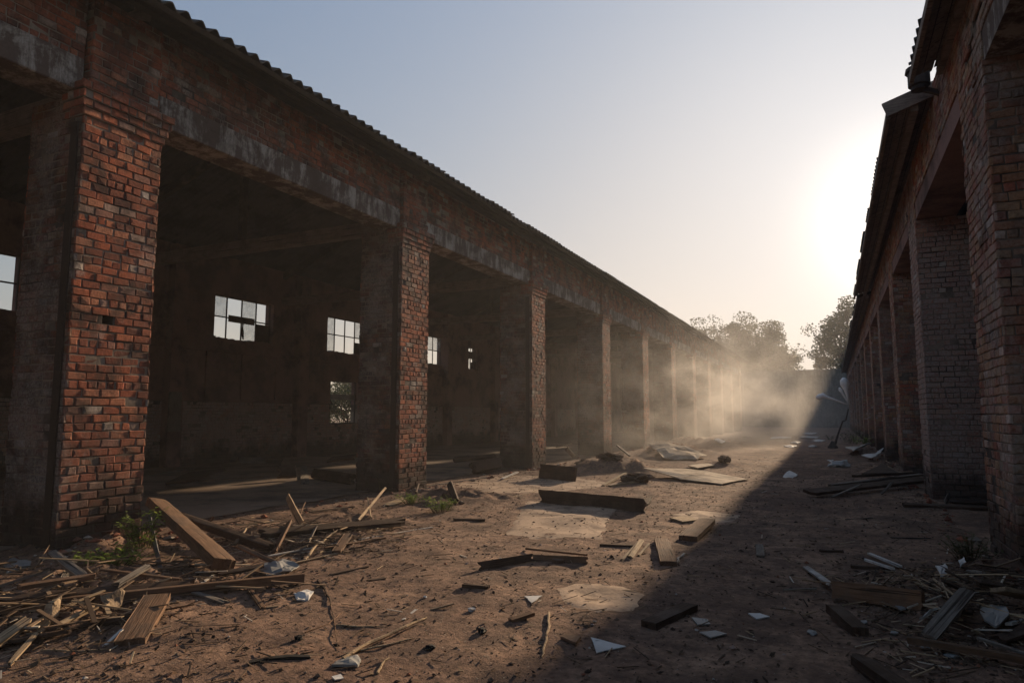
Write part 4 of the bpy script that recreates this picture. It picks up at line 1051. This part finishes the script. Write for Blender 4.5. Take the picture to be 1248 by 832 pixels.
# ------------------------------------------------------------------ trees
def tree(name, base, H, cr, nb, nleaf, seed, label, lean=0, lf=.30, low=.35, gaps=.5):
    random.seed(seed); base = Vector(base); tr = MB(); cr_ = MB(); tips = []
    top = Vector((lean, 0, H * .55))
    tr.tube([(0, 0, -.3), (lean * .2, 0, H * .2), (lean * .6, .1, H * .38), top], [H * .028, H * .022, H * .017, H * .011], 8)
    for k in range(nb):
        t = ru(low, 1); st = Vector((lean * t * .8, 0, H * .55 * t)); a = 2.4 * k + ru(-.4, .4)
        e = Vector((math.cos(a) * cr * ru(.45, 1), math.sin(a) * cr * ru(.45, 1), H * ru(.45, .98)))
        hz = (e.z / H - .5) * 2; e.x *= math.sqrt(max(.12, 1 - hz * hz * .8)); e.y *= math.sqrt(max(.12, 1 - hz * hz * .8)); e.x += lean
        mid = st.lerp(e, .5) + Vector((ru(-.4, .4), ru(-.4, .4), ru(-.1, .6)))
        tr.tube([st, mid, e], [H * .011, H * .006, H * .002], 5)
        tips.append((e, ru(.7, 1.25))); tips.append((mid.lerp(e, .6) + Vector((ru(-1, 1), ru(-1, 1), ru(-.3, .7))) * cr * .2, ru(.5, .9)))
        for q in range(2):
            e2 = mid.lerp(e, ru(.2, .8)) + Vector((ru(-1, 1), ru(-1, 1), ru(-.4, .8))) * cr * .32
            tr.tube([mid.lerp(e, .3), e2], [H * .004, H * .0015], 4); tips.append((e2, ru(.4, .8)))
    R0 = cr * .27
    for k in range(nleaf):
        c, s = random.choice(tips); rr = R0 * s
        while True:
            v = Vector((ru(-1, 1), ru(-1, 1), ru(-1, 1)))
            if v.length < 1: break
        p = c + Vector((v.x * 1.2, v.y * 1.2, v.z * .75)) * rr
        if noise.noise(p * .9) < -.33: continue
        a = Vector((ru(-1, 1), ru(-1, 1), ru(-.6, .6))).normalized() * lf * ru(.5, 1); b = a.cross(Vector((ru(-1, 1), ru(-1, 1), ru(-1, 1)))).normalized() * lf * .35
        cr_.face([p - a * .5, p + b, p + a * .5, p - b])
    e = empty(name, base, label, 'tree', 'trees beyond the far wall')
    for mb, nm, mt in ((tr, 'trunk', M['bark']), (cr_, 'crown', M['leafd'])):
        o = link(nm, mb.v, mb.f, mt); o.parent = e
    return e
def tbase(px, y):
    d = ray(px, 500); t = y / d.y; return Vector((d.x * t, y, 0))
tree('broadleaf_tree', tbase(886, 100), 16.4, 5.4, 28, 13000, 1, 'airy tall tree rising behind the left warehouse roof end', lf=.34)
tree('broadleaf_tree', tbase(928, 104), 14.6, 5.4, 40, 20000, 2, 'dense rounded tree between the airy tree and open sky', lf=.36, low=.2)
tree('broadleaf_tree', tbase(946, 108), 11.6, 4.2, 30, 9000, 3, 'lower tree sloping down to the right above the far wall', lf=.36, low=.2)
tree('broadleaf_tree', tbase(1030, 92), 15.8, 4.1, 28, 14000, 4, 'tall loose tree beside the right warehouse roof end', lf=.32)
tree('broadleaf_tree', tbase(893, 118), 12.0, 5.4, 26, 8000, 5, 'background tree glimpsed through the gap below the airy tree', lf=.4, low=.1)
# trees seen through the back windows
for i, (x, y, H) in enumerate([(-22.5, 28.2, 3.0), (-34, 44, 6.0), (-30, 16, 4.0)]):
    e = tree('broadleaf_tree', (x, y, 0), H, 2.4, 26, 9000, 20 + i, ['small bushy tree outside the lower back window', 'small tree outside the far back windows', 'low tree outside behind the warehouse'][i], lf=.14 + .06 * (i > 0), low=.02); e['group'] = 'trees behind the left warehouse'

# ------------------------------------------------------------------ air
def volmat(name, dens, col, g, noisy=False):
    N = NT(name); v = N.n('ShaderNodeVolumePrincipled')
    v.inputs['Color'].default_value = (*col, 1); v.inputs['Density'].default_value = dens; v.inputs['Anisotropy'].default_value = g
    N.l(v.outputs[0], N.out.inputs['Volume'])
    if noisy:
        c = N.coord('Object')                                   # unit sphere scaled: fall-off towards the rim
        ln = N.n('ShaderNodeVectorMath', operation='LENGTH'); N.l(c, ln.inputs[0])
        fall = N.maprange(ln.outputs['Value'], .15, 1.0, 1, 0); fall = N.math('POWER', fall, 1.5)
        n = N.noise(pos(N) if False else N_scale(N, c, (3.2, 8.0, 3.4)), 1.0, 4, .6, 1.2)
        d = N.math('MULTIPLY', fall, N.ramp(n, [(.46, .02), (.66, 1)])); N.l(N.math('MULTIPLY', d, dens), v.inputs['Density'])
    return N.m
mb = MB(); mb.box((-175, -165, -1.5), (175, 185, 22))
hz = mb.build('haze', volmat('haze_air', .0014, (.95, .94, .93), .3)); tag(hz, 'thin pale haze filling the air', 'haze', kind='stuff')
def cloud(loc, sc, dens, g=.45):
    import bmesh
    bm = bmesh.new(); bmesh.ops.create_uvsphere(bm, u_segments=24, v_segments=12, radius=1); me = bpy.data.meshes.new('dust_cloud'); bm.to_mesh(me); bm.free()
    o = bpy.data.objects.new('dust_cloud', me); COL.objects.link(o); me.materials.append(volmat('dust', dens, (.98, .94, .88), g, True)); o.location = loc; o.scale = sc
    return tag(o, 'warm sunlit dust drifting across the yard in front of the left piers', 'dust', kind='stuff')
cloud((-5.0, 36, .9), (7.2, 23, 6.2), .165, .2)

# ------------------------------------------------------------------ light
sl = bpy.data.lights.new('sun', 'SUN'); sl.energy = 5.0; sl.angle = R(.9); sl.color = (1.0, .75, .50)
so = bpy.data.objects.new('sun', sl); COL.objects.link(so); so.rotation_euler = (-sun_dir).to_track_quat('-Z', 'Y').to_euler(); so.location = sun_dir * 60
W = bpy.data.worlds.new('World'); S.world = W; W.use_nodes = True; nt = W.node_tree; nt.nodes.clear()
out = nt.nodes.new('ShaderNodeOutputWorld'); bg = nt.nodes.new('ShaderNodeBackground'); sky = nt.nodes.new('ShaderNodeTexSky')
sky.sky_type = 'NISHITA'; sky.sun_disc = False; sky.sun_elevation = SUN_EL; sky.sun_rotation = SUN_AZ; sky.air_density = 1.0; sky.dust_density = 2.5; sky.ozone_density = 1.5; sky.altitude = 50
hsv = nt.nodes.new('ShaderNodeHueSaturation'); hsv.inputs['Saturation'].default_value = .9
# hazy morning: the thick air evens the sky out (soft shoulder on the bright side)
def vm(op, a, b):
    o = nt.nodes.new('ShaderNodeVectorMath'); o.operation = op
    for k, v in ((0, a), (1, b)):
        if hasattr(v, 'is_output'): nt.links.new(v, o.inputs[k])
        else: o.inputs[k].default_value = v
    return o.outputs[0]
nt.links.new(sky.outputs[0], hsv.inputs['Color'])
KS = .20
f = vm('DIVIDE', hsv.outputs[0], vm('ADD', vm('MULTIPLY', hsv.outputs[0], (KS * .93, KS * 1.05, KS * 1.15)), (1, 1, 1)))
tc = nt.nodes.new('ShaderNodeTexCoord')
dp = nt.nodes.new('ShaderNodeVectorMath'); dp.operation = 'DOT_PRODUCT'; nt.links.new(tc.outputs['Generated'], dp.inputs[0]); dp.inputs[1].default_value = sun_dir
def mt(op, a, b):
    o = nt.nodes.new('ShaderNodeMath'); o.operation = op
    for k, v in ((0, a), (1, b)):
        if hasattr(v, 'is_output'): nt.links.new(v, o.inputs[k])
        else: o.inputs[k].default_value = v
    return o.outputs[0]
dd = mt('MAXIMUM', dp.outputs['Value'], 0)
au = mt('ADD', mt('MULTIPLY', mt('POWER', dd, 260), 6.0), mt('MULTIPLY', mt('POWER', dd, 50), .6))     # bright air round the sun
cc = nt.nodes.new('ShaderNodeCombineXYZ')
for k, t in enumerate((1.0, .86, .70)): nt.links.new(mt('MULTIPLY', au, t), cc.inputs[k])
sp = nt.nodes.new('ShaderNodeSeparateXYZ'); nt.links.new(tc.outputs['Generated'], sp.inputs[0])
mr = nt.nodes.new('ShaderNodeMapRange'); nt.links.new(sp.outputs['Z'], mr.inputs[0]); mr.inputs[1].default_value = .08; mr.inputs[2].default_value = .55
tm = nt.nodes.new('ShaderNodeMix'); tm.data_type = 'RGBA'; nt.links.new(mr.outputs[0], tm.inputs[0])
tm.inputs[6].default_value = (.90, .93, .96, 1); tm.inputs[7].default_value = (.87, 1.03, 1.26, 1)      # dusty cream low down, bluer overhead
f = vm('ADD', vm('MULTIPLY', f, tm.outputs[2]), cc.outputs[0])
nt.links.new(f, bg.inputs[0]); bg.inputs[1].default_value = .125
nt.links.new(bg.outputs[0], out.inputs[0])
S.render.engine = 'CYCLES'
S.view_settings.view_transform = 'Standard'; S.view_settings.look = 'None'; S.view_settings.gamma = 1; S.view_settings.exposure = 0.66
S.render.resolution_x, S.render.resolution_y = 1024, 682
S.cycles.max_bounces = 6; S.cycles.volume_bounces = 1; S.cycles.volume_step_rate = 2.0; S.cycles.volume_max_steps = 96
